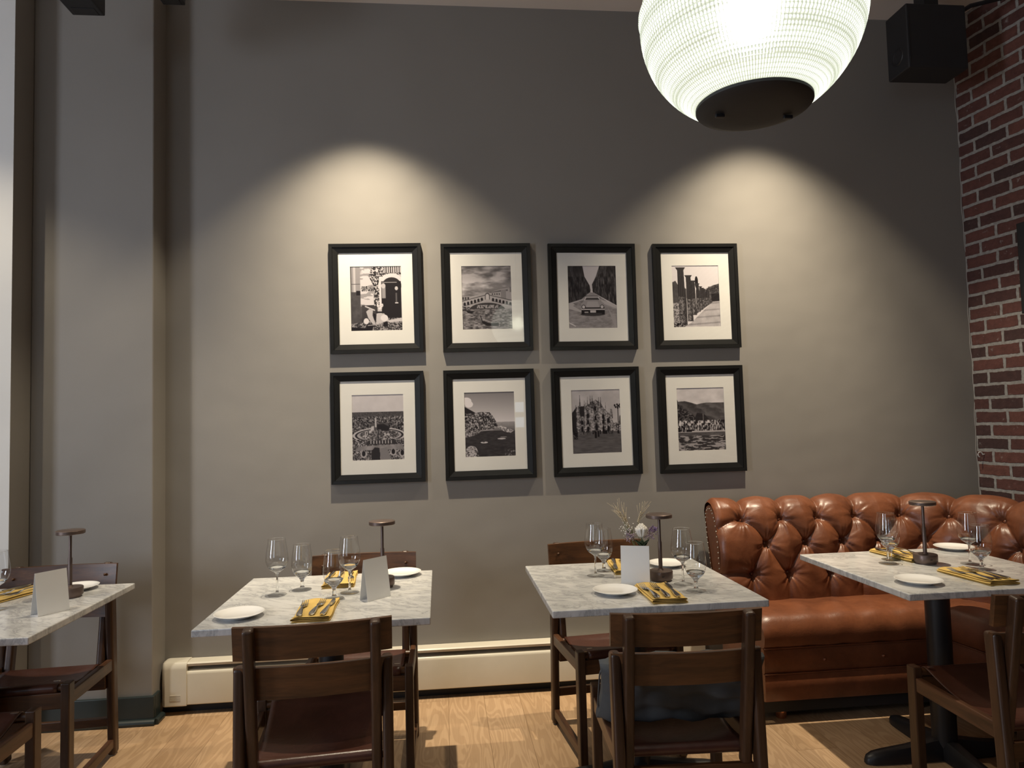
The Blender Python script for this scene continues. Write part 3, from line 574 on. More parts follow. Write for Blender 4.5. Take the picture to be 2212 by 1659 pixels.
for x, z, rot, fn, lab in pics:
    t = thing('picture_frame', lab, 'picture', (x, DW-0.001, z), 0, 'black framed prints on the taupe wall'); t.rotation_euler = (0, -rot, 0)
    bm = bmesh.new()
    frame_ring(bm, FW, FH, FW-0.036, FH-0.036, -FT, -FT+0.001, -0.001)
    frame_ring(bm, FW-0.0385, FH-0.0385, FW-2*BWd, FH-2*BWd, -FT+0.0035, -FT+0.0105, -0.006)
    obj('frame', bm, M_FRAME, t)
    bm = bmesh.new(); frame_ring(bm, FW-2*BWd+0.01, FH-2*BWd+0.01, 0.267, 0.343, -0.0095, -0.0095, -0.0045); obj('mat', bm, M_MAT, t)
    me = print_mesh(fn(), 0.272, 0.349); o = bpy.data.objects.new('print', me); COL.objects.link(o); o.parent = t
    obj('glass', ([(-(FW/2-BWd+0.002), -0.0128, -(FH/2-BWd+0.002)), ((FW/2-BWd+0.002), -0.0128, -(FH/2-BWd+0.002)), ((FW/2-BWd+0.002), -0.0128, (FH/2-BWd+0.002)), (-(FW/2-BWd+0.002), -0.0128, (FH/2-BWd+0.002))], [], [(0, 1, 2, 3)]), M_THIN, t)
    obj('backing_board', B((0, -0.0025, 0), (FW-0.04, 0.003, FH-0.04)), M_BLACKP, t)

# ------------------------------------------------------------------ pendant globe lamp
def m_globe():
    t = NT('prismatic_lit_glass'); t.n.remove(t.p)
    c = t.add('ShaderNodeTexCoord'); sx = t.add('ShaderNodeSeparateXYZ'); t.ln(c, sx, 'Object', 0)
    at = t.add('ShaderNodeMath', operation='ARCTAN2'); t.ln(sx, at, 1, 0); t.ln(sx, at, 0, 1)
    def wave(src, k, si=0):
        a = t.add('ShaderNodeMath', operation='MULTIPLY'); t.ln(src, a, si, 0); a.inputs[1].default_value = k
        b = t.add('ShaderNodeMath', operation='SINE'); t.ln(a, b); d = t.add('ShaderNodeMath', operation='MULTIPLY_ADD'); t.ln(b, d)
        d.inputs[1].default_value = 0.5; d.inputs[2].default_value = 0.5; return d
    z = t.add('ShaderNodeMath', operation='DIVIDE'); t.ln(sx, z, 2, 0); z.inputs[1].default_value = 0.2205
    zc = t.add('ShaderNodeMath', operation='MINIMUM'); t.ln(z, zc); zc.inputs[1].default_value = 1.0
    la = t.add('ShaderNodeMath', operation='ARCSINE'); t.ln(zc, la)
    wa = wave(at, 170); wb = wave(la, 150)
    wc = t.add('ShaderNodeMath', operation='POWER'); t.ln(wb, wc); wc.inputs[1].default_value = 0.45
    gr = t.add('ShaderNodeMath', operation='MULTIPLY'); t.ln(wa, gr, 0, 0); t.ln(wc, gr, 0, 1)
    nz = t.noise(None, 7, 3); t.ln(c, nz, 'Object', 0)
    bz = wave(la, 26)
    e0 = t.add('ShaderNodeMath', operation='POWER'); t.ln(gr, e0); e0.inputs[1].default_value = 0.45
    col = t.ramp(e0, [(0.0, (0.40, 0.42, 0.31)), (0.55, (0.85, 0.88, 0.78)), (1.0, (1.0, 1.0, 0.985))])
    e2 = t.add('ShaderNodeMath', operation='POWER'); t.ln(e0, e2); e2.inputs[1].default_value = 1.6
    st = t.add('ShaderNodeMath', operation='MULTIPLY_ADD'); t.ln(e2, st); st.inputs[1].default_value = 1.15; st.inputs[2].default_value = 0.16
    st2 = t.add('ShaderNodeMath', operation='MULTIPLY_ADD'); t.ln(bz, st2); st2.inputs[1].default_value = 0.5; st2.inputs[2].default_value = 0.65
    st3 = t.add('ShaderNodeMath', operation='MULTIPLY'); t.ln(st, st3); t.ln(st2, st3, 0, 1)
    em = t.add('ShaderNodeEmission'); t.ln(col, em); t.ln(st3, em, 0, 1)
    bu = t.add('ShaderNodeBump'); bu.inputs['Strength'].default_value = 0.6; bu.inputs['Distance'].default_value = 0.003; t.ln(gr, bu, 0, 'Height')
    rf = t.add('ShaderNodeBsdfRefraction'); rf.inputs['Roughness'].default_value = 0.34; rf.inputs['IOR'].default_value = 1.18; rf.inputs['Color'].default_value = (0.9, 0.95, 0.8, 1)
    gl = t.add('ShaderNodeBsdfGlossy'); gl.inputs['Roughness'].default_value = 0.12
    for q in (rf, gl): t.t.links.new(bu.outputs[0], q.inputs['Normal'])
    m1 = t.add('ShaderNodeMixShader'); m1.inputs[0].default_value = 0.12; t.ln(rf, m1, 0, 1); t.ln(gl, m1, 0, 2)
    ad = t.add('ShaderNodeAddShader'); t.ln(m1, ad, 0, 0); t.ln(em, ad, 0, 1); t.ln(ad, t.out, 0, 0); return t.m
M_GLOBE = m_globe()
t_ = NT('glowing_bulb'); t_.p.inputs['Emission Color'].default_value = (1.0, 0.97, 0.86, 1); t_.p.inputs['Emission Strength'].default_value = 34; M_BULB = t_.m
GX, GY, GZ, GR, GS = 0.668, 1.40, 2.246, 0.230, 0.955
t = thing('pendant_lamp', 'large lit ribbed glass globe pendant with a black bottom cap', 'lamp', (GX, GY, GZ))
a0 = -math.acos(0.115/GR); prof = []
for k in range(181):
    a = a0+(1.32-a0)*k/180; rr = GR+0.0010*math.sin(a*124)
    if abs(a-0.10) < 0.03: rr += 0.0035
    prof.append((rr*math.cos(a), GS*rr*math.sin(a)))
def ribbed(prof, n=300):
    vs = []
    for r_, z_ in prof:
        for k in range(n):
            q = r_; vs.append((q*math.cos(2*PI*k/n), q*math.sin(2*PI*k/n), z_))
    fs = [(j*n+k, j*n+(k+1) % n, (j+1)*n+(k+1) % n, (j+1)*n+k) for j in range(len(prof)-1) for k in range(n)]
    return (vs, [], fs)
obj('globe_glass', ribbed(prof), M_GLOBE, t, True)
rc = GR*math.cos(a0)
bm = lathe(bmesh.new(), [(rc-0.001, GS*GR*math.sin(a0)+0.006), (rc+0.004, GS*GR*math.sin(a0)+0.002), (rc+0.004, GS*GR*math.sin(a0)-0.004), (rc, GS*GR*math.sin(a0)-0.008), (0.09, GS*GR*math.sin(a0)-0.017), (0.05, GS*GR*math.sin(a0)-0.021), (0, GS*GR*math.sin(a0)-0.022)], 64)
obj('bottom_cap', bm, M_BLACKP, t, True, 40)
for sgn in (-1, 1): obj('cap_clip', B((sgn*0.075, 0, GS*GR*math.sin(a0)-0.024), (0.02, 0.008, 0.008), bev=0.002), M_BLACK, t)
zt = GS*GR*math.sin(1.32); obj('top_gallery', lathe(bmesh.new(), [(0.062, zt-0.006), (0.064, zt+0.03), (0.05, zt+0.07), (0.02, zt+0.10), (0.006, zt+0.11), (0.006, ZC-GZ)], 40), M_BLACK, t, True, 40)
bm = bmesh.new(); bmesh.ops.create_uvsphere(bm, u_segments=24, v_segments=14, radius=0.05); bmesh.ops.translate(bm, vec=(0, 0, 0.01), verts=bm.verts[:]); obj('bulb', bm, M_BULB, t, True)

# ------------------------------------------------------------------ loudspeaker, track heads, screen, hook
t = thing('loudspeaker', 'black boxy loudspeaker mounted high in the corner above the brick wall', 'speaker', (2.58, 3.385, 3.335))
obj('cabinet', B((0, 0, 0), (0.33, 0.17, 0.34), bev=0.008, seg=3), M_BLACKP, t)
bm = lathe(bmesh.new(), [(0.0, -0.012), (0.018, -0.006), (0.034, 0.0), (0.040, 0.004), (0.044, 0.002), (0.046, -0.002)], 32)
bmesh.ops.transform(bm, matrix=Matrix.Translation((-0.166, 0.0, -0.075)) @ Matrix.Rotation(-PI/2, 4, 'Y'), verts=bm.verts[:]); obj('driver_cone', bm, M_BLACK, t, True)
obj('grille_edge', B((-0.155, -0.0865, -0.01), (0.003, 0.003, 0.27)), M_BLACK, t)
bm = bmesh.new(); box(bm, (0.05, 0.05, 0.24), (0.08, 0.08, 0.16)); tube(bm, [(0.10, 0.0, 0.12), (0.24, -0.03, 0.20), (0.40, -0.05, 0.235)], 0.012, 8); obj('wall_bracket', bm, M_BLACK, t)
def track_head(xa, xb, y, z, h, ln, lab):
    t = thing('track_light', lab, 'spotlight', ((xa+xb)/2, y-ln/2, z), 0, 'black ceiling spotlights'); w_ = xb-xa
    obj('lamp_housing', B((0, 0, h/2), (w_, ln, h), bev=0.006, seg=3), M_BLACK, t)
    obj('lens', B((0, ln/2-0.035, -0.0005), (w_*0.7, 0.05, 0.003)), M_BLACKP, t)
    obj('track_rail', B((0, 0, ZC-z-0.012), (0.036, ln*1.6, 0.024)), M_BLACK, t)
    bm = bmesh.new(); tube(bm, [(0, 0, h-0.002), (0, 0, ZC-z-0.02)], 0.012, 12); obj('stem', bm, M_BLACK, t, True, 40)
track_head(-1.597, -1.459, 3.20, 3.247, 0.12, 0.34, 'wide black box spotlight under the ceiling above the pilaster')
track_head(-1.252, -1.151, 3.30, 3.367, 0.10, 0.24, 'narrow black box spotlight under the ceiling beside the pilaster edge')
def on_brick(s, z, d=0.0): return Vector((XR, DW, 0))+ex*s+Vector((0, 0, z))-ez*d
t = thing('wall_screen', 'black flat panel mounted on the brick wall at the right edge', 'screen', on_brick(0.362, 2.14, 0.0))
t.matrix_world = Matrix(((ex.x, ez.x, 0, t.location.x), (ex.y, ez.y, 0, t.location.y), (0, 0, 1, t.location.z), (0, 0, 0, 1)))
obj('frame', B((0.45, -0.03, 0.0), (0.9, 0.03, 0.48), bev=0.003), M_BLACK, t); obj('panel', B((0.45, -0.046, 0), (0.87, 0.003, 0.45)), M_BLACKP, t)
obj('mount', B((0.45, -0.008, 0), (0.3, 0.016, 0.2)), M_BLACKP, t)
bm = bmesh.new(); h0 = on_brick(0.045, 1.15)
tube(bm, [h0+ez*0.01]+[h0-ez*0.015+Vector((-0.012+0.014*math.cos(a), 0, 0.014*math.sin(a)-0.002)) for a in np.linspace(0, 4.4, 12)], 0.003, 6)
tag(obj('wall_hook', bm, M_WHITE), 'small white curled hook on the brick edge above the banquette', 'hook')

# ------------------------------------------------------------------ tables
def table_base_parts(t):
    obj('tabletop', B((0, 0, 0.7475), (0.762, 0.762, 0.025), bev=0.004, seg=3), M_MARBLE, t)
    obj('column', lathe(bmesh.new(), [(0.046, 0.05), (0.046, 0.72), (0.0, 0.72)], 32), M_BLACK, t, True, 40)
    bm = bmesh.new(); box(bm, (0, 0, 0.727), (0.40, 0.05, 0.015), bev=0.003); box(bm, (0, 0, 0.7265), (0.05, 0.40, 0.015), bev=0.003); obj('top_plate', bm, M_BLACK, t)
    for k in range(4):
        bm = bmesh.new(); rows = []
        for r_, w_, h_ in ((0.0, 0.034, 0.085), (0.06, 0.034, 0.080), (0.16, 0.032, 0.062), (0.27, 0.030, 0.050), (0.31, 0.027, 0.044), (0.335, 0.018, 0.034), (0.345, 0.008, 0.020)):
            rows.append([bm.verts.new((r_, y_*w_, 0.004+z_*(h_-0.004))) for y_, z_ in ((-1, 0), (-1, 0.55), (-0.6, 0.95), (0, 1), (0.6, 0.95), (1, 0.55), (1, 0))])
        for a, b in zip(rows, rows[1:]):
            for i in range(6): bm.faces.new((a[i], a[i+1], b[i+1], b[i]))
            bm.faces.new((a[6], a[0], b[0], b[6]))
        bm.faces.new(rows[0]); bm.faces.new(rows[-1][::-1])
        lathe(bm, [(0.02, 0), (0.02, 0.01)], 12, (0.31, 0, 0))
        bmesh.ops.rotate(bm, matrix=Matrix.Rotation(k*PI/2, 3, 'Z'), verts=bm.verts[:]); obj('foot', bm, M_BLACK, t, True, 50)
TB = [(-0.4375, 2.766, 0.0063), (0.7329, 2.7658, 0.0039), (1.9964, 2.7446, 0.003), (-1.6925, 2.7835, -0.0068)]
TL = ['white marble table left of centre, below the first framed prints', 'white marble table with the dried flowers on it', 'white marble table in front of the leather banquette', 'white marble table at the left edge, beside the pilaster']
t0 = thing('dining_table', TL[0], 'table', (*TB[0][:2], 0), TB[0][2], 'square marble dining tables'); table_base_parts(t0)
for (x, y, r_), lab in list(zip(TB, TL))[1:]: dup(t0, (x, y, 0), r_, lab)

# ------------------------------------------------------------------ chairs  (local +y is the front, origin on the floor)
def make_chair(lab):
    t = thing('dining_chair', lab, 'chair', (0, 0, 0), 0, 'walnut and leather dining chairs')
    for s in (-1, 1):
        bm = beam(bmesh.new(), (s*0.213, 0.212, 0.004), (s*0.213, 0.212, 0.462), 0.032, 0.045); obj('leg', bm, M_WOODZ, t)
        bm = beam(bmesh.new(), (s*0.2135, -0.222, 0.0045), (s*0.2135, -0.182, 0.700), 0.033, 0.050, 0.011); obj('leg', bm, M_WOODZ, t)
        bm = beam(bmesh.new(), (s*0.180, -0.165, 0.345), (s*0.180, -0.248, 0.824), 0.032, 0.040, 0.010); obj('back_post', bm, M_WOODZ, t)
        bm = beam(bmesh.new(), (s*0.213, -0.185, 0.395), (s*0.213, 0.192, 0.400), 0.024, 0.050, 0.004); obj('side_rail', bm, M_WOODY, t)
        bm = beam(bmesh.new(), (s*0.213, -0.205, 0.055), (s*0.213, 0.195, 0.055), 0.024, 0.036, 0.003); obj('stretcher', bm, M_WOODY, t)
        for y in (-0.222, 0.212): obj('glide', lathe(bmesh.new(), [(0.0, 0.0), (0.011, 0.0), (0.012, 0.006), (0, 0.007)], 14, (s*0.2135, y, 0)), M_GLIDE, t)
    obj('stretcher', beam(bmesh.new(), (-0.2, -0.214, 0.145), (0.2, -0.214, 0.145), 0.036, 0.022, 0.003, Vector((0, 0, 1))), M_WOODX, t)
    obj('rear_rail', beam(bmesh.new(), (-0.2, -0.178, 0.325), (0.2, -0.178, 0.325), 0.060, 0.022, 0.003, Vector((0, 0, 1))), M_WOODX, t)
    obj('front_rail', beam(bmesh.new(), (-0.2, 0.208, 0.395), (0.2, 0.208, 0.395), 0.060, 0.022, 0.003, Vector((0, 0, 1))), M_WOODX, t)
    for y, z in ((0.205, 0.440), (-0.150, 0.392)):
        bm = bmesh.new(); tube(bm, [(-0.2, y, z), (0.2, y, z)], 0.0135, 14); obj('seat_dowel', bm, M_WOODX, t, True, 40)
    for z0, z1 in ((0.722, 0.822), (0.602, 0.700)):            # curved back slats
        bm = bmesh.new(); n = 18; rings = []
        for i in range(n+1):
            u = -1+2*i/n; x = 0.2295*u; cv = -0.026*(1-u*u)
            ring = []
            for z, dy in ((z0, -0.009), (z0, 0.009), (z1, 0.009), (z1, -0.009)):
                yb = -0.222-(z-0.76)*0.17+cv+0.018
                ring.append(bm.verts.new((x, yb+dy, z)))
            rings.append(ring)
        for a, b in zip(rings, rings[1:]):
            for k in range(4): bm.faces.new((a[k], a[(k+1) % 4], b[(k+1) % 4], b[k]))
        bm.faces.new(rings[0][::-1]); bm.faces.new(rings[-1])
        es = [e for e in bm.edges if e.calc_face_angle(0) > 1.2]; bmesh.ops.bevel(bm, geom=es, offset=0.003, segments=2, affect='EDGES')
        sl = obj('back_slat', bm, M_WOODX, t, True, 35)
        if z0 > 0.7:
            for s in (-1, 1):
                p = bmesh.new(); bmesh.ops.create_uvsphere(p, u_segments=10, v_segments=6, radius=0.006); bmesh.ops.translate(p, vec=(s*0.183, -0.199-(0.775-0.76)*0.17, 0.778), verts=p.verts[:]); obj('plug', p, M_WOODX, sl, True)
    # leather sling wrapped round both dowels
    path = []
    for k in range(9): a = -PI/2+PI*k/8; path.append((0.205+0.0165*math.cos(a), 0.440+0.0165*math.sin(a), 0.15))
    for k in range(1, 16):
        v = k/16; y = 0.205-0.355*v; z = 0.4565+(0.4085-0.4565)*v-0.030*math.sin(PI*v); path.append((y, z, 1.0))
    for k in range(9): a = PI/2+PI*k/8; path.append((-0.150+0.0165*math.cos(a), 0.392+0.0165*math.sin(a), 0.15))
    bm = bmesh.new(); rows = []
    for y, z, sag in path:
        rows.append([bm.verts.new((0.180*u, y, z-(0.014*(1-u*u) if sag == 1 else 0)+(0.004*u**4 if sag == 1 else 0))) for u in np.linspace(-1, 1, 21)])
    for a, b in zip(rows, rows[1:]):
        for i in range(20): bm.faces.new((a[i], a[i+1], b[i+1], b[i]))
    st = obj('seat', bm, M_SLING, t, True)
    md = st.modifiers.new('thick', 'SOLIDIFY'); md.thickness = 0.004; md.offset = 0
    for s in (-1, 1):
        bm = bmesh.new(); box(bm, (s*0.165, 0.19, 0.4605), (0.022, 0.010, 0.002)); obj('strap_tab', bm, M_NAIL, st)
    return t
def chair_at(x_slat, y_slat, ang, facing, off=0.215):
    """slat centre position; facing +1 looks to the wall, -1 looks to the camera"""
    a = ang if facing > 0 else ang+PI
    return (x_slat - off*math.sin(a), y_slat + off*math.cos(a), 0), a
c0 = make_chair('near walnut chair pushed in at the marble table left of centre')
c0.location, rz = chair_at(-0.395, 2.176, 0.087, 1); c0.rotation_euler = (0, 0, rz)
for (x, y, a, f, lab) in [(0.713, 2.085, -0.048, 1, 'near walnut chair holding a blue-grey cushion'),
                          (0.705, 3.327, 0.10, -1, 'walnut chair between the flower table and the wall'),
                          (-0.364, 3.262, 0.0, -1, 'walnut chair behind the marble table left of centre, under the first prints'),
                          (-1.669, 3.284, 0.06, -1, 'walnut chair by the pilaster, behind the leftmost table'),
                          (1.928, 2.075, 0.0, 1, 'walnut chair across the table from the leather banquette'),
                          (-1.625, 2.185, 0.0, 1, 'walnut chair cut off at the lower left corner, front leg showing')]:
    p, rz = chair_at(x, y, a, f); dup(c0, p, rz, lab)
# cushion on the second near chair
def pillow(w_, d_, h_):
    bm = bmesh.new(); bmesh.ops.create_cube(bm, size=1.0); bmesh.ops.subdivide_edges(bm, edges=bm.edges[:], cuts=15, use_grid_fill=True)
    for v in bm.verts:
        x, y, z = v.co*2; e = (1-abs(x)**5.0*0.97)*(1-abs(z)**5.0*0.97); pin = 1-0.05*(1-x*x)*abs(z)**2
        wr = 0.012*math.sin(9*x+4*z)*math.cos(7*z-3*x)+0.006*math.sin(21*x*z+5*x)
        v.co = Vector((x*w_/2*(1-0.05*(1-z*z)*abs(x)), y*d_/2*(0.10+0.90*max(e, 0)**0.5)+wr*e, z*h_/2*pin))
    return bm
t = thing('throw_pillow', 'blue-grey cloth cushion leaning in the near chair of the flower table', 'cushion', (0.742, 2.268, 0.534), -0.048)
t.rotation_euler = (0.45, 0, -0.048)
o = obj('cover', pillow(0.53, 0.13, 0.23), M_PILLOW, t, True)
bm = bmesh.new(); pts = []
for k in range(81):
    a = 2*PI*k/80; cx_, sx_ = math.cos(a), math.sin(a); n = 1/((abs(cx_)**7+abs(sx_)**7)**(1/7)); pts.append((cx_*n*0.261, 0, sx_*n*0.109))
tube(bm, pts, 0.0028, 6); obj('piping', bm, M_PILLOW, t, True)

# ------------------------------------------------------------------ tufted leather banquette
YB, SX0, ARC, CX = 3.49, 1.385, 0.42, 2.22
LEN1 = CX-SX0; LARC = ARC*(PI/2-BA); LEN2 = 1.35
def path(s):
    """front line of the backrest: point and the direction towards the wall"""
    if s < LEN1: return Vector((SX0+s, YB, 0)), Vector((0, 1, 0))
    if s < LEN1+LARC:
        a = PI/2-(s-LEN1)/ARC; return Vector((CX+ARC*math.cos(a), YB-ARC+ARC*math.sin(a), 0)), Vector((math.cos(a), math.sin(a), 0))
    p = Vector((CX+ARC*math.cos(BA), YB-ARC+ARC*math.sin(BA), 0)); return p+ex*(s-LEN1-LARC), ez.copy()
PROF = [(0.0, 0.40), (0.0, 0.50), (0.004, 0.60), (0.010, 0.68), (0.020, 0.76), (0.034, 0.82), (0.052, 0.872), (0.080, 0.912), (0.115, 0.934), (0.150, 0.940), (0.185, 0.928), (0.208, 0.900), (0.214, 0.86), (0.200, 0.78), (0.165, 0.66), (0.125, 0.52), (0.10, 0.30)]
PR = np.array(PROF); CL = np.concatenate([[0], np.cumsum(np.hypot(*np.diff(PR, axis=0).T))]); TT = CL[-1]
def prof_at(t):
    return np.interp(t, CL, PR[:, 0]), np.interp(t, CL, PR[:, 1])
def t_of(i, val_z): # arc length on the front side for a height
    zz = PR[:9, 1]; return float(np.interp(val_z, zz, CL[:9]))
ST = LEN1+LARC+LEN2
row1 = [0.141, 0.351, 0.552, 0.757, 0.979, 1.171, 1.385, 1.60, 1.81, 2.02, 2.23]
row2 = [0.257, 0.470, 0.669, 0.870, 1.077, 1.285, 1.485, 1.70, 1.91, 2.12]
row3 = [0.174, 0.367, 0.588, 0.765, 0.979, 1.171, 1.385, 1.60, 1.81, 2.02, 2.23]
tz1, tz2, tz3 = t_of(0, 0.866), t_of(0, 0.745), t_of(0, 0.592)
btn = [(s, tz1) for s in row1]+[(s, tz2) for s in row2]+[(s, tz3) for s in row3]
seg = []
for s in row1: seg.append((s, tz1, s+0.012, tz1+0.22))
for s in row3: seg.append((s, tz3, s, 0.0))
for s in row2:
    for rr, tz in ((row1, tz1), (row3, tz3)):
        near = sorted(rr, key=lambda q: abs(q-s))[:2]
        for q in near:
            if abs(q-s) < 0.2: seg.append((s, tz2, q, tz))
seg += [(row1[0], tz1, 0.0, tz1-0.05), (row3[0], tz3, 0.0, tz3+0.005)]
NS, NTT = 900, 190
S, T = np.meshgrid(np.linspace(0, ST, NS), np.linspace(0, TT, NTT))
D = np.full(S.shape, 9.0)
for (a, b, c, d) in seg:
    dx, dy = c-a, d-b; L2 = dx*dx+dy*dy; m = (S > min(a, c)-0.2) & (S < max(a, c)+0.2)
    tt = np.clip(((S[m]-a)*dx+(T[m]-b)*dy)/L2, 0, 1); bow = 0.012*np.sin(tt*PI)
    D[m] = np.minimum(D[m], np.hypot(S[m]-a-tt*dx-bow*dy/math.sqrt(L2), T[m]-b-tt*dy+bow*dx/math.sqrt(L2)))
fade = np.clip((T-0.0)/0.05, 0, 1)*np.clip((tz1+0.28-T)/0.12, 0, 1)
Hh = 0.034*(1-np.exp(-D/0.034))*np.clip(fade, 0.0, 1)
rng = np.random.RandomState(3)
for i, (bs, bt) in enumerate(btn):
    m = (np.abs(S-bs) < 0.16) & (np.abs(T-bt) < 0.16); r = np.hypot(S[m]-bs, T[m]-bt); th = np.arctan2(T[m]-bt, S[m]-bs)
    Hh[m] -= 0.026*np.exp(-(r/0.020)**2)+0.012*np.exp(-(r/0.045)**2)
    ph = rng.rand(4)*6; w_ = np.cos(9*th+ph[0])+0.8*np.cos(14*th+ph[1])+0.6*np.cos(23*th+ph[2])
    Hh[m] += 0.0027*w_*np.exp(-(r/0.062)**2)*np.clip(r/0.018, 0, 1)*(0.7+0.6*np.abs(np.sin(th)))
Hh += 0.0012*np.sin(S*61+T*23)*np.sin(T*47-S*17)*np.clip(D/0.03, 0, 1)
end = np.clip(1-S/0.035, 0, 1)
vs = []
for j in range(NTT):
    o_, z_ = prof_at(T[j, 0]); o2, z2 = prof_at(min(T[j, 0]+1e-3, TT)); o1, z1 = prof_at(max(T[j, 0]-1e-3, 0)); tn = Vector((o2-o1, z2-z1)).normalized(); nn = (-tn.y, tn.x)
    for i in range(NS):
        p, n = path(S[j, i]); h = Hh[j, i]-0.024*end[j, i]**2.2
        q = p+n*(o_+nn[0]*h); vs.append((q.x, q.y, z_+nn[1]*h))
fs = [(j*NS+i, j*NS+i+1, (j+1)*NS+i+1, (j+1)*NS+i) for j in range(NTT-1) for i in range(NS-1)]
SOFA = thing('banquette_sofa', 'cognac leather button-tufted corner banquette against the wall and brick', 'sofa', (0, 0, 0))
obj('backrest', (vs, [], fs), M_LEATHER, SOFA, True)
bm = bmesh.new(); shr = 0.018
pl = [bm.verts.new((SX0+0.003, YB+o_+(0.105-o_)*0.10, z_-(z_-0.62)*0.02)) for o_, z_ in PROF]; bm.faces.new(pl)
r = bmesh.ops.extrude_face_region(bm, geom=bm.faces[:]); bmesh.ops.translate(bm, vec=(0.02, 0, 0), verts=[v for v in r['geom'] if isinstance(v, bmesh.types.BMVert)])
obj('end_panel', bm, M_LEATHER, SOFA)
nailm = None
for k in range(40):                                   # nail heads round the end panel
    tq = 0.03+(TT-0.20)*k/39; o_, z_ = prof_at(tq); o2 = o_+(0.105-o_)*0.17+(0.004 if o_ < 0.1 else -0.004); z2 = z_-(z_-0.62)*0.045-(0.006 if z_ > 0.88 else 0)
    if nailm is None:
        bm = bmesh.new(); bmesh.ops.create_uvsphere(bm, u_segments=10, v_segments=6, radius=0.0045); n0 = obj('nailhead', bm, M_NAIL, SOFA, True); nailm = n0
    else: n0 = nailm.copy(); COL.objects.link(n0)
    n0.location = (SX0+0.0015, YB+o2, z2)
b0 = None
for bs, bt in btn:
    o_, z_ = prof_at(bt); o2, z2 = prof_at(bt+1e-3); o1, z1 = prof_at(bt-1e-3); tn = Vector((o2-o1, z2-z1)).normalized(); p, n = path(bs); h = -0.030
    q = p+n*(o_-tn.y*h); pos = Vector((q.x, q.y, z_+tn.x*h)); nrm = (n*(-tn.y)+Vector((0, 0, tn.x)))
    if b0 is None:
        bm = bmesh.new(); bmesh.ops.create_uvsphere(bm, u_segments=14, v_segments=8, radius=0.0095); bmesh.ops.scale(bm, vec=(1, 1, 0.6), verts=bm.verts[:]); b0 = obj('button', bm, M_LEATHER, SOFA, True); bb = b0
    else: bb = b0.copy(); COL.objects.link(bb)
    bb.location = pos; bb.rotation_euler = nrm.to_track_quat('Z', 'Y').to_euler()
# seat: swept front edge with an inside corner
FXC, FYC, RC = 2.32, 3.15, 0.03
def front(s):
    if s < LEN1: return Vector((SX0+0.05+(FXC-RC-SX0-0.05)*(s/LEN1), FYC, 0))
    if s < LEN1+LARC:
        k = (s-LEN1)/LARC; a = PI/2-k*(PI/2-BA); return Vector((FXC-RC+RC*math.cos(a), FYC-RC+RC*math.sin(a), 0))
    p = Vector((FXC-RC+RC*math.cos(BA), FYC-RC+RC*math.sin(BA), 0)); return p+ex*(s-LEN1-LARC)
ss = np.concatenate([np.linspace(0, LEN1, 90)[:-1], np.linspace(LEN1, LEN1+LARC, 40)[:-1], np.linspace(LEN1+LARC, ST-0.1, 70)])
def sweep(prof, cap=True, wr=0.0):
    """prof: list of (k, out, z): k blends from the back line (0) to the front line (1), out pushes forward"""
    vs = []; m = len(prof)
    for s in ss:
        bp, n = path(s); f = front(s); bp = bp+n*0.02; d = (f-bp); ln = d.length; d = d/ln
        ed = max(0, 1-s/0.05)
        for k, out, z in prof:
            q = bp+d*(ln*k)+d*out; zz = z
            if wr and 0.02 < k: zz += wr*(math.sin(s*38+k*6)*math.exp(-((s-0.55)/0.35)**2)+1.6*math.sin(s*95)*math.exp(-((s-LEN1-LARC/2)/0.16)**2)*(1-0.4*k))*min(1, k*3)-0.016*ed**2*(1 if z > 0.40 else 0)
            if s == ss[0]: q = q+Vector((0, 0, 0))
            vs.append((q.x, q.y, zz))
    fs = [(i*m+j, (i+1)*m+j, (i+1)*m+j+1, i*m+j+1) for i in range(len(ss)-1) for j in range(m-1)]
    if cap: fs.append(tuple(range(m))); fs.append(tuple(range((len(ss)-1)*m, len(ss)*m))[::-1])
    return (vs, [], fs)
cush = [(0, 0, 0.335), (0, 0, 0.44)]+[(k, 0, 0.462+0.018*math.sin(PI*min(1, k*1.02)*0.9)) for k in np.linspace(0.03, 0.86, 12)]
cush += [(0.93, 0, 0.466), (1.0, -0.012, 0.450), (1.0, 0.004, 0.430), (1.0, 0.012, 0.405), (1.0, 0.012, 0.375), (1.0, 0.006, 0.345), (1.0, -0.004, 0.335)]
obj('seat_cushion', sweep(cush, wr=0.0042), M_LEATHER, SOFA, True, 60)
obj('front_band', sweep([(0, 0, 0.22), (0, 0, 0.333), (1, -0.006, 0.333), (1, 0.000, 0.326), (1, 0.003, 0.28), (1, 0.0, 0.226), (1, -0.006, 0.220)]), M_LEATHER, SOFA, True, 50)
obj('base', sweep([(0, 0, 0.096), (0, 0, 0.219), (1, -0.004, 0.219), (1, 0.002, 0.213), (1, 0.002, 0.102), (1, -0.004, 0.096)]), M_LEATHER, SOFA, True, 50)
obj('plinth', sweep([(0, 0, 0.035), (0, 0, 0.096), (0.9, 0, 0.096), (0.9, 0, 0.035)]), M_BLACKP, SOFA)
for z in (0.334, 0.2195):
    bm = bmesh.new(); pts = []
    for s in ss[::2]: f = front(s); bp, n = path(s); d = (f-bp-n*0.02).normalized(); pts.append((f+d*0.003+Vector((0, 0, z)))[:])
    tube(bm, pts, 0.0032, 6); obj('welt', bm, M_LEATHER, SOFA, True)
bm = bmesh.new()
for k, s in enumerate((0.28, 0.56, 0.84)):
    f = front(s); b_ = bmesh.new(); bmesh.ops.create_uvsphere(b_, u_segments=12, v_segments=8, radius=0.008); bmesh.ops.translate(b_, vec=(f.x, f.y-0.004, 0.275), verts=b_.verts[:]); obj('button', b_, M_LEATHER, SOFA, True)
bm.free()
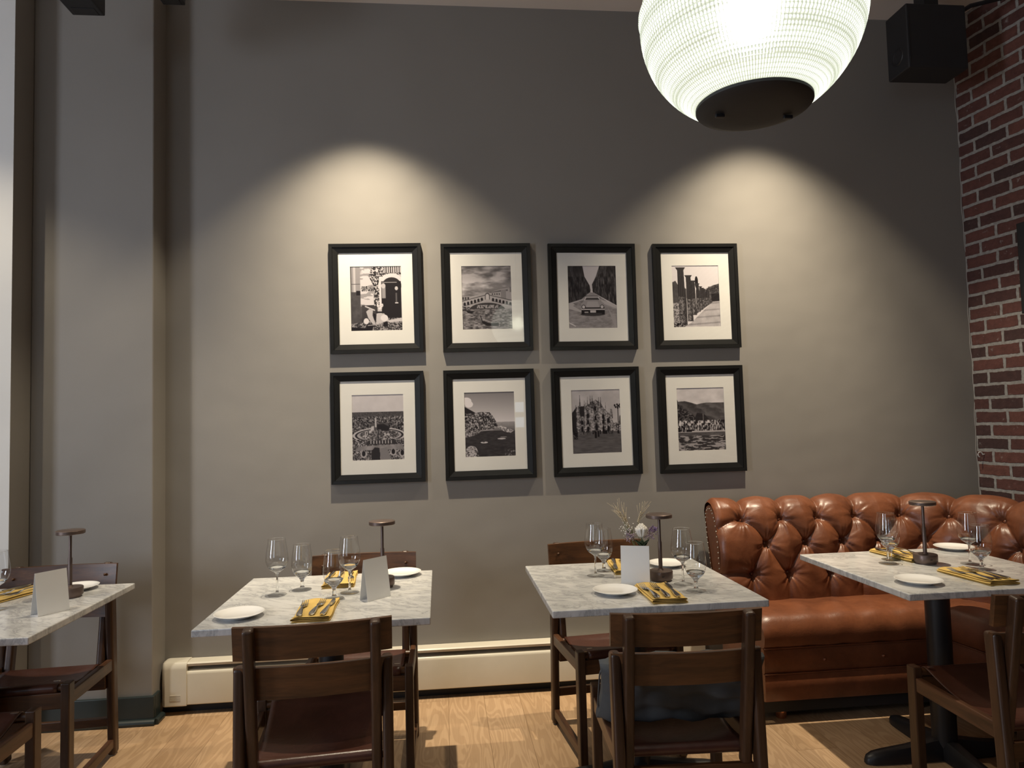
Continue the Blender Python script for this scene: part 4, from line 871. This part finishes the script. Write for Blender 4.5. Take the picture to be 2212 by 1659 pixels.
for x, y in ((1.535, 3.215), (2.20, 3.215), (1.50, 3.45)): obj('leg', lathe(bmesh.new(), [(0.0, 0.0), (0.022, 0.0), (0.024, 0.004), (0.027, 0.04), (0.0, 0.04)], 24, (x, y, 0)), M_COPPER, SOFA, True, 40)
for q in [front(LEN1+LARC+0.5)+ez*0.06, front(LEN1+LARC+1.15)+ez*0.06]: obj('leg', lathe(bmesh.new(), [(0.0, 0.0), (0.022, 0.0), (0.024, 0.004), (0.027, 0.04), (0.0, 0.04)], 24, (q.x, q.y, 0)), M_COPPER, SOFA, True, 40)

# ------------------------------------------------------------------ tableware
TZ = 0.7602
def make_glass(kind, lab):
    wine = kind == 'wine'
    t = thing('wine_glass' if wine else 'water_goblet', lab, 'glass', (0, 0, TZ), 0, 'clear stemmed glasses on the tables')
    H_ = 0.212 if wine else 0.176
    if wine:
        bowl = [(0.004, 0.085), (0.014, 0.0885), (0.026, 0.097), (0.036, 0.110), (0.0415, 0.124), (0.0428, 0.137), (0.041, 0.155), (0.0375, 0.178), (0.034, 0.198), (0.0328, 0.212)]
        stem = [(0.0055, 0.010), (0.0042, 0.020), (0.0036, 0.045), (0.0036, 0.070), (0.0052, 0.081), (0.012, 0.0875), (0.0255, 0.0965), (0.0335, 0.1065), (0.02, 0.1035), (0.0, 0.1015)]; fr = 0.036
    else:
        bowl = [(0.006, 0.048), (0.016, 0.051), (0.029, 0.061), (0.037, 0.076), (0.0405, 0.093), (0.0408, 0.106), (0.039, 0.127), (0.036, 0.150), (0.0335, 0.168), (0.0328, 0.176)]
        stem = [(0.0085, 0.010), (0.0065, 0.018), (0.0070, 0.024), (0.0056, 0.029), (0.0072, 0.036), (0.012, 0.0455), (0.020, 0.0528), (0.0285, 0.0605), (0.0345, 0.0715), (0.02, 0.0685), (0.0, 0.067)]; fr = 0.0365
    # smooth the bowl outline
    rr = np.array(bowl); u = np.linspace(0, len(bowl)-1, 34); k = np.arange(len(bowl))
    pr = list(zip(np.interp(u, k, rr[:, 0]), np.interp(u, k, rr[:, 1])))
    for _ in range(3): pr = [pr[0]]+[tuple((np.array(pr[i-1])+2*np.array(pr[i])+np.array(pr[i+1]))/4) for i in range(1, len(pr)-1)]+[pr[-1]]
    obj('bowl', lathe(bmesh.new(), pr, 40), M_THIN, t, True)
    rim = bmesh.new(); tube(rim, [(pr[-1][0]*math.cos(a), pr[-1][0]*math.sin(a), pr[-1][1]) for a in np.linspace(0, 2*PI, 41)], 0.0006, 6); obj('rim', rim, M_GLASS, t, True)
    obj('stem', lathe(bmesh.new(), [(0, 0.009)]+stem, 24), M_GLASS, t, True)
    obj('foot', lathe(bmesh.new(), [(0, 0.0), (fr-0.002, 0.0), (fr, 0.001), (fr-0.001, 0.0022), (fr*0.6, 0.0042), (0.012, 0.008), (0.006, 0.0098), (0, 0.010)], 36), M_THIN, t, True, 60)
    return t
g1 = make_glass('wine', 'tall wine glass leftmost on the marble table left of centre'); g1.location = (-0.646, 2.817, TZ)
g2 = make_glass('water', 'short goblet beside the leftmost wine glass, table left of centre'); g2.location = (-0.566, 2.887, TZ)
for src, x, y, lab in [(g2, -0.416, 2.712, 'short goblet nearest the yellow napkin and white card, table left of centre'), (g1, -0.370, 2.797, 'tall wine glass beside the white tent card, table left of centre'),
                       (g1, 0.611, 2.882, 'tall wine glass left of the flowers and white card'), (g2, 0.666, 2.970, 'short goblet just behind the wine glass left of the flowers'),
                       (g1, 0.906, 2.668, 'tall wine glass right of the lamp on the flower table'), (g2, 0.916, 2.556, 'short goblet nearest the right edge of the flower table'),
                       (g1, 1.865, 2.855, 'tall wine glass left of the lamp on the banquette table'), (g2, 1.924, 2.925, 'short goblet behind the wine glass by the banquette table lamp'),
                       (g1, 2.172, 2.770, 'tall wine glass right of the lamp on the banquette table'), (g2, 2.144, 2.672, 'short goblet behind the near yellow napkin on the banquette table'),
                       (g1, -1.643, 2.796, 'wine glass cut by the left edge of the photo')]:
    dup(src, (x, y, TZ), random.random()*6, lab)
def make_plate(lab):
    t = thing('side_plate', lab, 'plate', (0, 0, TZ), 0, 'white side plates')
    obj('plate_body', lathe(bmesh.new(), [(0, 0.003), (0.040, 0.003), (0.042, 0.0), (0.046, 0.0), (0.048, 0.003), (0.062, 0.007), (0.078, 0.0135), (0.0815, 0.0155), (0.0825, 0.0165), (0.081, 0.0172), (0.076, 0.0155), (0.060, 0.0095), (0.050, 0.0065), (0, 0.006)], 64), M_CERAMIC, t, True, 60)
    return t
p0 = make_plate('white side plate at the near left corner of the table left of centre'); p0.location = (-0.704, 2.518, TZ)
for x, y, lab in [(-0.188, 3.070, 'white side plate behind the tent card, table left of centre'), (0.618, 2.583, 'white side plate in front of the white card by the flowers'), (0.954, 3.010, 'white side plate behind the lamp on the flower table'),
                  (1.756, 2.508, 'white side plate at the near left corner of the banquette table'), (2.335, 3.075, 'white side plate at the far right of the banquette table'), (-1.505, 3.083, 'white side plate behind the lamp on the leftmost table')]:
    dup(p0, (x, y, TZ), 0, lab)
def make_lamp(lab):
    t = thing('table_lamp', lab, 'lamp', (0, 0, TZ), 0, 'cordless bronze table lamps')
    b_ = obj('base', lathe(bmesh.new(), [(0, 0.0), (0.040, 0.0), (0.041, 0.008), (0.0455, 0.009), (0.0465, 0.012), (0.0465, 0.036), (0.045, 0.039), (0.012, 0.040), (0.0085, 0.046), (0, 0.046)], 48), M_BRONZE, t, True, 40)
    obj('charging_port', B((-0.006, -0.0462, 0.022), (0.009, 0.0015, 0.003)), M_BLACKP, b_)
    obj('pole', lathe(bmesh.new(), [(0, 0.04), (0.0078, 0.04), (0.0078, 0.150), (0.0058, 0.153), (0.0058, 0.246), (0, 0.246)], 20), M_BRONZE, t, True, 40)
    obj('lamp_shade', lathe(bmesh.new(), [(0, 0.244), (0.049, 0.244), (0.0515, 0.246), (0.0515, 0.2575), (0.049, 0.2595), (0, 0.260)], 48), M_BRONZE, t, True, 40)
    return t
l0 = make_lamp('bronze disc-topped lamp behind the tent card, table left of centre'); l0.location = (-0.250, 2.868, TZ)
for x, y, lab in [(0.845, 2.752, 'bronze disc-topped lamp right of the dried flowers'), (2.014, 2.825, 'bronze disc-topped lamp on the banquette table'), (-1.465, 2.950, 'bronze disc-topped lamp on the leftmost table')]:
    dup(l0, (x, y, TZ), 0, lab)
# folded cards
def make_tent(lab):
    t = thing('tent_card', lab, 'card', (0, 0, TZ), 0, 'blank white table cards')
    Lh, dp, hh, th = 0.0545, 0.0225, 0.148, 0.0006
    bm = bmesh.new()
    for s in (-1, 1):
        a = Vector((0, s*dp, 0.0006)); b = Vector((0, 0, hh)); vsx = [bm.verts.new((x, p.y, p.z)) for x, p in ((-Lh, a), (Lh, a), (Lh, b), (-Lh, b))]; bm.faces.new(vsx)
    vsx = [bm.verts.new((x, y, 0.0006)) for x, y in ((-Lh, -dp), (Lh, -dp), (Lh, dp), (-Lh, dp))]; bm.faces.new(vsx)
    bmesh.ops.remove_doubles(bm, verts=bm.verts[:], dist=1e-5)
    bmesh.ops.solidify(bm, geom=bm.faces[:], thickness=0.0005); obj('folded_card', bm, M_PAPER, t); return t
tc = make_tent('white tent card on the marble table left of centre'); tc.location = (-0.262, 2.688, TZ); tc.rotation_euler = (0, 0, math.radians(44.5))
dup(tc, (-1.412, 2.712, TZ), math.radians(56), 'white tent card on the leftmost table')
dup(tc, (0.729, 2.700, TZ), math.radians(-19), 'white tent card standing in front of the dried flowers')

# napkins (folded linen, serpentine layers) and cutlery
def make_napkin(lab):
    t = thing('linen_napkin', lab, 'napkin', (0, 0, TZ), 0, 'folded mustard napkins')
    w_, l_ = 0.128, 0.262; pts = []; hh = 0.0040; r_ = hh/2; x_ = w_/2-0.004
    for k in range(4):
        sgn = 1 if k % 2 == 0 else -1; z0 = 0.0012+k*hh
        for q in np.linspace(-1, 1, 12): pts.append((sgn*q*x_*(1-0.012*k), z0))
        if k < 3:
            for a in np.linspace(-PI/2, PI/2, 7)[1:-1]: pts.append((sgn*(x_*(1-0.012*k)+r_*1.6*math.cos(a)), z0+r_+r_*math.sin(a)))
    def f(u, v):
        i = u*(len(pts)-1); a = int(i); x, z = pts[min(a, len(pts)-1)]; y = (v-0.5)*l_
        fl = max(0, (0.16-v)/0.16)
        return (x+0.0025*math.sin(v*7)*(0.5+z*40), y-0.006*z/0.012*math.sin(x*60), z*(1+0.35*fl*fl)+0.0012*math.sin(x*70+v*9)*z/0.012)
    me = grid(len(pts), 26, f); o = obj('folded_cloth', me, M_NAP, t, True)
    md = o.modifiers.new('thick', 'SOLIDIFY'); md.thickness = 0.0013; md.offset = 0
    return t
NZ = 0.0165
def strip(f, nu, nv, th):
    """thin plate from f(u,v) -> (x,y,z), closed with a bottom"""
    vs = []; fs = []
    for lay in (0, 1):
        for j in range(nv):
            for i in range(nu):
                x, y, z = f(i/(nu-1), j/(nv-1)); vs.append((x, y, z-(th if lay else 0)))
    o_ = nu*nv
    for j in range(nv-1):
        for i in range(nu-1):
            a = j*nu+i; fs.append((a, a+1, a+nu+1, a+nu)); fs.append((o_+a, o_+a+nu, o_+a+nu+1, o_+a+1))
    for j in range(nv-1):
        a = j*nu; fs.append((a, a+nu, o_+a+nu, o_+a)); a = j*nu+nu-1; fs.append((a, o_+a, o_+a+nu, a+nu))
    for i in range(nu-1):
        fs.append((i, o_+i, o_+i+1, i+1)); a = (nv-1)*nu+i; fs.append((a, a+1, o_+a+1, o_+a))
    return vs, fs
def make_fork(lab):
    ys = [0, 0.004, 0.02, 0.05, 0.085, 0.105, 0.122, 0.135, 0.148]; ws = [0.0045, 0.0085, 0.0100, 0.0075, 0.0036, 0.0034, 0.0060, 0.0115, 0.0122]; zs = [0.003, 0.0045, 0.007, 0.0085, 0.0095, 0.0085, 0.0045, 0.0028, 0.0026]
    def f(u, v):
        y = v*0.148; w_ = np.interp(y, ys, ws); z = np.interp(y, ys, zs); return ((u-0.5)*2*w_, y, z+0.0012*(1-(2*u-1)**2)*(1 if y < 0.11 else -1))
    V, Fc = strip(f, 7, 40, 0.0016)
    for k in range(4):
        xc = (k-1.5)*0.0066
        def g(u, v): y = 0.146+v*0.052; w_ = 0.0018*(1-0.45*v); return (xc*(1-0.04*v)+(u-0.5)*2*w_, y, 0.0026+0.0055*v*v-0.001*math.sin(PI*v))
        V2, F2 = strip(g, 3, 10, 0.0014); o_ = len(V); V += V2; Fc += [tuple(i+o_ for i in q) for q in F2]
    t = thing('dinner_fork', lab, 'fork', (0, 0, 0), 0, 'steel forks on the napkins'); obj('fork_body', (V, [], Fc), M_STEEL, t, True, 50); return t
def make_knife(lab):
    def f(u, v):
        y = v*0.118; ys = [0, 0.006, 0.03, 0.08, 0.11, 0.118]; w_ = np.interp(y, ys, [0.004, 0.0085, 0.0095, 0.0065, 0.0055, 0.005]); return ((u-0.5)*2*w_, y, 0.0042+0.0022*(1-(2*u-1)**2))
    V, Fc = strip(f, 7, 24, 0.0040)
    def g(u, v):
        y = 0.117+v*0.098; b_ = np.interp(v, [0, 0.1, 0.5, 0.85, 1], [0.005, 0.009, 0.0105, 0.008, 0.001]); return (-0.005+u*(0.005+b_), y, 0.0036)
    V2, F2 = strip(g, 5, 20, 0.0012)
    t = thing('table_knife', lab, 'knife', (0, 0, 0), 0, 'steel knives on the napkins')
    obj('handle', (V, [], Fc), M_STEEL, t, True, 50); obj('blade', (V2, [], F2), M_STEEL, t, True, 50); return t
nap = fk = kn = None
def place(src, maker, loc, rz, lab):
    if src is None:
        o = maker(lab); o.location = loc; o.rotation_euler = (0, 0, rz); return o
    dup(src, loc, rz, lab); return src
SET = [((-0.450, 2.532), 0.02, 'near side of the table left of centre', 1), ((-0.436, 3.008), 0.06, 'far side of the table left of centre', -1),
       ((0.770, 2.530), -0.03, 'near side of the flower table', 1), ((0.765, 3.000), -0.10, 'far side of the flower table', -1),
       ((2.017, 2.545), 0.06, 'near side of the banquette table', 1), ((2.010, 2.978), 0.10, 'far side of the banquette table', -1),
       ((-1.715, 3.015), -0.35, 'far side of the leftmost table', -1)]
for (x, y), rz, where, fc in SET:
    nap = place(nap, make_napkin, (x, y, TZ), rz, 'mustard napkin on the '+where)
    a = rz if fc > 0 else rz+PI
    ca, sa = math.cos(a), math.sin(a)
    jig = random.uniform(-0.12, 0.12)
    for k, (dx, dy, da, who) in enumerate(((-0.038, -0.118, 0.05, 'outer fork'), (0.0, -0.112, -0.02+jig*0.5, 'inner fork'), (0.036, -0.115, -0.06, 'knife'))):
        px, py = x+dx*ca-dy*sa, y+dx*sa+dy*ca
        zz = TZ+NZ+(0.0 if k < 2 else 0.0005)
        if k < 2: fk = place(fk, make_fork, (px, py, zz), a+da, 'steel '+who+' on the napkin at the '+where)
        else: kn = place(kn, make_knife, (px, py, zz), a+da, 'steel '+who+' on the napkin at the '+where)

# ------------------------------------------------------------------ dried flowers
M_STEM = simple('dry_green_stem', (0.16, 0.17, 0.07), 0.8, var=0.3)
M_LEAF = simple('dark_green_leaf', (0.020, 0.045, 0.018), 0.5, var=0.3)
M_PETAL = simple('white_petal', (0.78, 0.75, 0.70), 0.7, var=0.05)
M_WHEAT = simple('dry_wheat', (0.60, 0.50, 0.34), 0.8, var=0.15)
M_LAV = simple('lavender_bud', (0.23, 0.16, 0.30), 0.8, var=0.3, vscale=60)
M_MAUVE = simple('mauve_bud', (0.34, 0.26, 0.31), 0.8, var=0.3, vscale=60)
fl = thing('bud_vase', 'small glass bud vase behind the white card on the flower table', 'vase', (0.790, 2.850, TZ))
obj('vase_body', lathe(bmesh.new(), [(0, 0.002), (0.022, 0.0), (0.026, 0.004), (0.027, 0.05), (0.020, 0.075), (0.017, 0.09), (0.019, 0.10), (0.0175, 0.10), (0.0155, 0.09), (0.018, 0.074), (0.0245, 0.05), (0.0235, 0.006), (0, 0.006)], 32), M_THIN, fl, True)
def flower(name, lab, cat): return thing(name, lab, cat, (0.790, 2.850, TZ+0.01), 0)
def stem_to(t, tip, bend=0.01, r_=0.0011):
    tip = Vector(tip); pts = [Vector((tip.x*0.08, tip.y*0.08, 0)), Vector((tip.x*0.18, tip.y*0.18, 0.09)), tip*0.6+Vector((0, 0, 0.03)), tip]
    P = []
    for k in range(13):
        u = k/12; a = pts[0].lerp(pts[1], u); b = pts[1].lerp(pts[2], u); c = pts[2].lerp(pts[3], u); P.append(a.lerp(b, u).lerp(b.lerp(c, u), u))
    obj('stem', tube(bmesh.new(), P, r_, 6), M_STEM, t, True); return (P[-1]-P[-2]).normalized(), P[-1]
def blobs(bm, items, sq=(1, 1, 1)):
    for (x, y, z, r_) in items:
        r0 = bmesh.ops.create_icosphere(bm, subdivisions=1, radius=r_); bmesh.ops.scale(bm, vec=sq, verts=r0['verts']); bmesh.ops.translate(bm, vec=(x, y, z), verts=r0['verts'])
    return bm
rd = random.Random(5)
t = flower('white_rose', 'creamy white preserved rose in the bud vase', 'flower'); d, p = stem_to(t, (0.008, -0.01, 0.155), r_=0.002)
rose_c = Vector((0.006, -0.012, 0.172))
for k in range(34):
    th = k*2.399; lay = k/34; R0 = 0.005+0.019*lay; tilt = 0.15+1.0*lay
    def pf(u, v, th=th, R0=R0, lay=lay):
        a = th+(u-0.5)*(1.6-0.5*lay); rr = R0*(0.35+0.75*math.sin(v*1.75))+0.002*math.sin(u*9+th); z = -0.026+v*(0.056-0.016*lay)-0.004*lay*v*v+0.002*math.sin(u*12+th)
        return (rose_c.x+rr*math.cos(a), rose_c.y+rr*math.sin(a), rose_c.z+z)
    o = obj('petal', grid(7, 6, pf), M_PETAL, t, True); md = o.modifiers.new('thick', 'SOLIDIFY'); md.thickness = 0.0007
for k in range(6):
    th = k*1.05+0.3
    def lf(u, v, th=th):
        w_ = 0.013*math.sin(PI*min(1, v*1.05)**0.8); return (0.008+v*0.034*math.cos(th)-(u-0.5)*2*w_*math.sin(th), -0.010+v*0.022*math.sin(th)+(u-0.5)*2*w_*math.cos(th), 0.100+0.045*v-0.012*v*v+0.006*abs(u-0.5))
    o = obj('leaf', grid(5, 9, lf), M_LEAF, t, True); md = o.modifiers.new('thick', 'SOLIDIFY'); md.thickness = 0.0006
for lab, tip in (('tall bearded wheat ear leaning left in the bud vase', (-0.062, 0.0, 0.212)), ('short bearded wheat ear standing left of the rose', (-0.040, 0.012, 0.185)), ('bearded wheat ear leaning right beside the lamp', (-0.002, 0.0, 0.205))):
    t = flower('wheat_ear', lab, 'flower'); d, p = stem_to(t, tip)
    if 'right' in lab: d = (d+Vector((0.45, 0, 0.2))).normalized()
    else: d = (d+Vector((-0.15, 0, 0.25))).normalized()
    bm = bmesh.new(); sx_ = d.cross(Vector((0, 1, 0))).normalized()
    for k in range(14):
        q = p+d*(k*0.0032)+sx_*(0.0028*(1 if k % 2 else -1)); r0 = bmesh.ops.create_icosphere(bm, subdivisions=1, radius=0.0034); bmesh.ops.translate(bm, vec=q, verts=r0['verts'])
    obj('grain_head', bm, M_WHEAT, t, True); bm = bmesh.new()
    for k in range(16):
        q = p+d*(k*0.003); e = (d*0.050+sx_*rd.uniform(-0.026, 0.026)+Vector((0, rd.uniform(-0.012, 0.012), 0))); tube(bm, [q, q+e*0.5, q+e*1.05], 0.00042, 4)
    obj('awns', bm, M_WHEAT, t, True)
for lab, tip, mat, n in (('deep purple lavender sprig leaning right behind the lamp', (0.060, 0.0, 0.172), M_LAV, 80), ('mauve lavender sprig drooping left of the rose', (-0.040, -0.01, 0.150), M_MAUVE, 80), ('mauve statice sprig low beside the rose', (0.040, -0.012, 0.150), M_MAUVE, 60)):
    t = flower('lavender_sprig', lab, 'flower'); d, p = stem_to(t, tip); dd = Vector((0.75 if tip[0] > 0 else -0.4, 0, 0.45)).normalized()
    obj('bud_cluster', blobs(bmesh.new(), [((p+dd*rd.uniform(-0.022, 0.026)).x+rd.gauss(0, 0.005), p.y+rd.gauss(0, 0.006), (p+dd*rd.uniform(-0.02, 0.02)).z+rd.gauss(0, 0.006), rd.uniform(0.0018, 0.0034)) for _ in range(n)]), mat, t)
for lab, tip, n in (('spray of tiny white blossoms at the left of the bouquet', (-0.054, 0.0, 0.180), 44), ('spray of tiny white blossoms behind the rose', (-0.030, 0.014, 0.175), 34)):
    t = flower('white_filler_sprig', lab, 'flower'); d, p = stem_to(t, tip)
    its = [(p.x+rd.gauss(0, 0.013), p.y+rd.gauss(0, 0.006), p.z+rd.gauss(0, 0.015), rd.uniform(0.0016, 0.003)) for _ in range(n)]
    obj('blossoms', blobs(bmesh.new(), its), M_PETAL, t); bm = bmesh.new()
    for q in its[::2]: tube(bm, [p-d*0.02, Vector(q[:3])], 0.0004, 4)
    obj('twigs', bm, M_STEM, t)
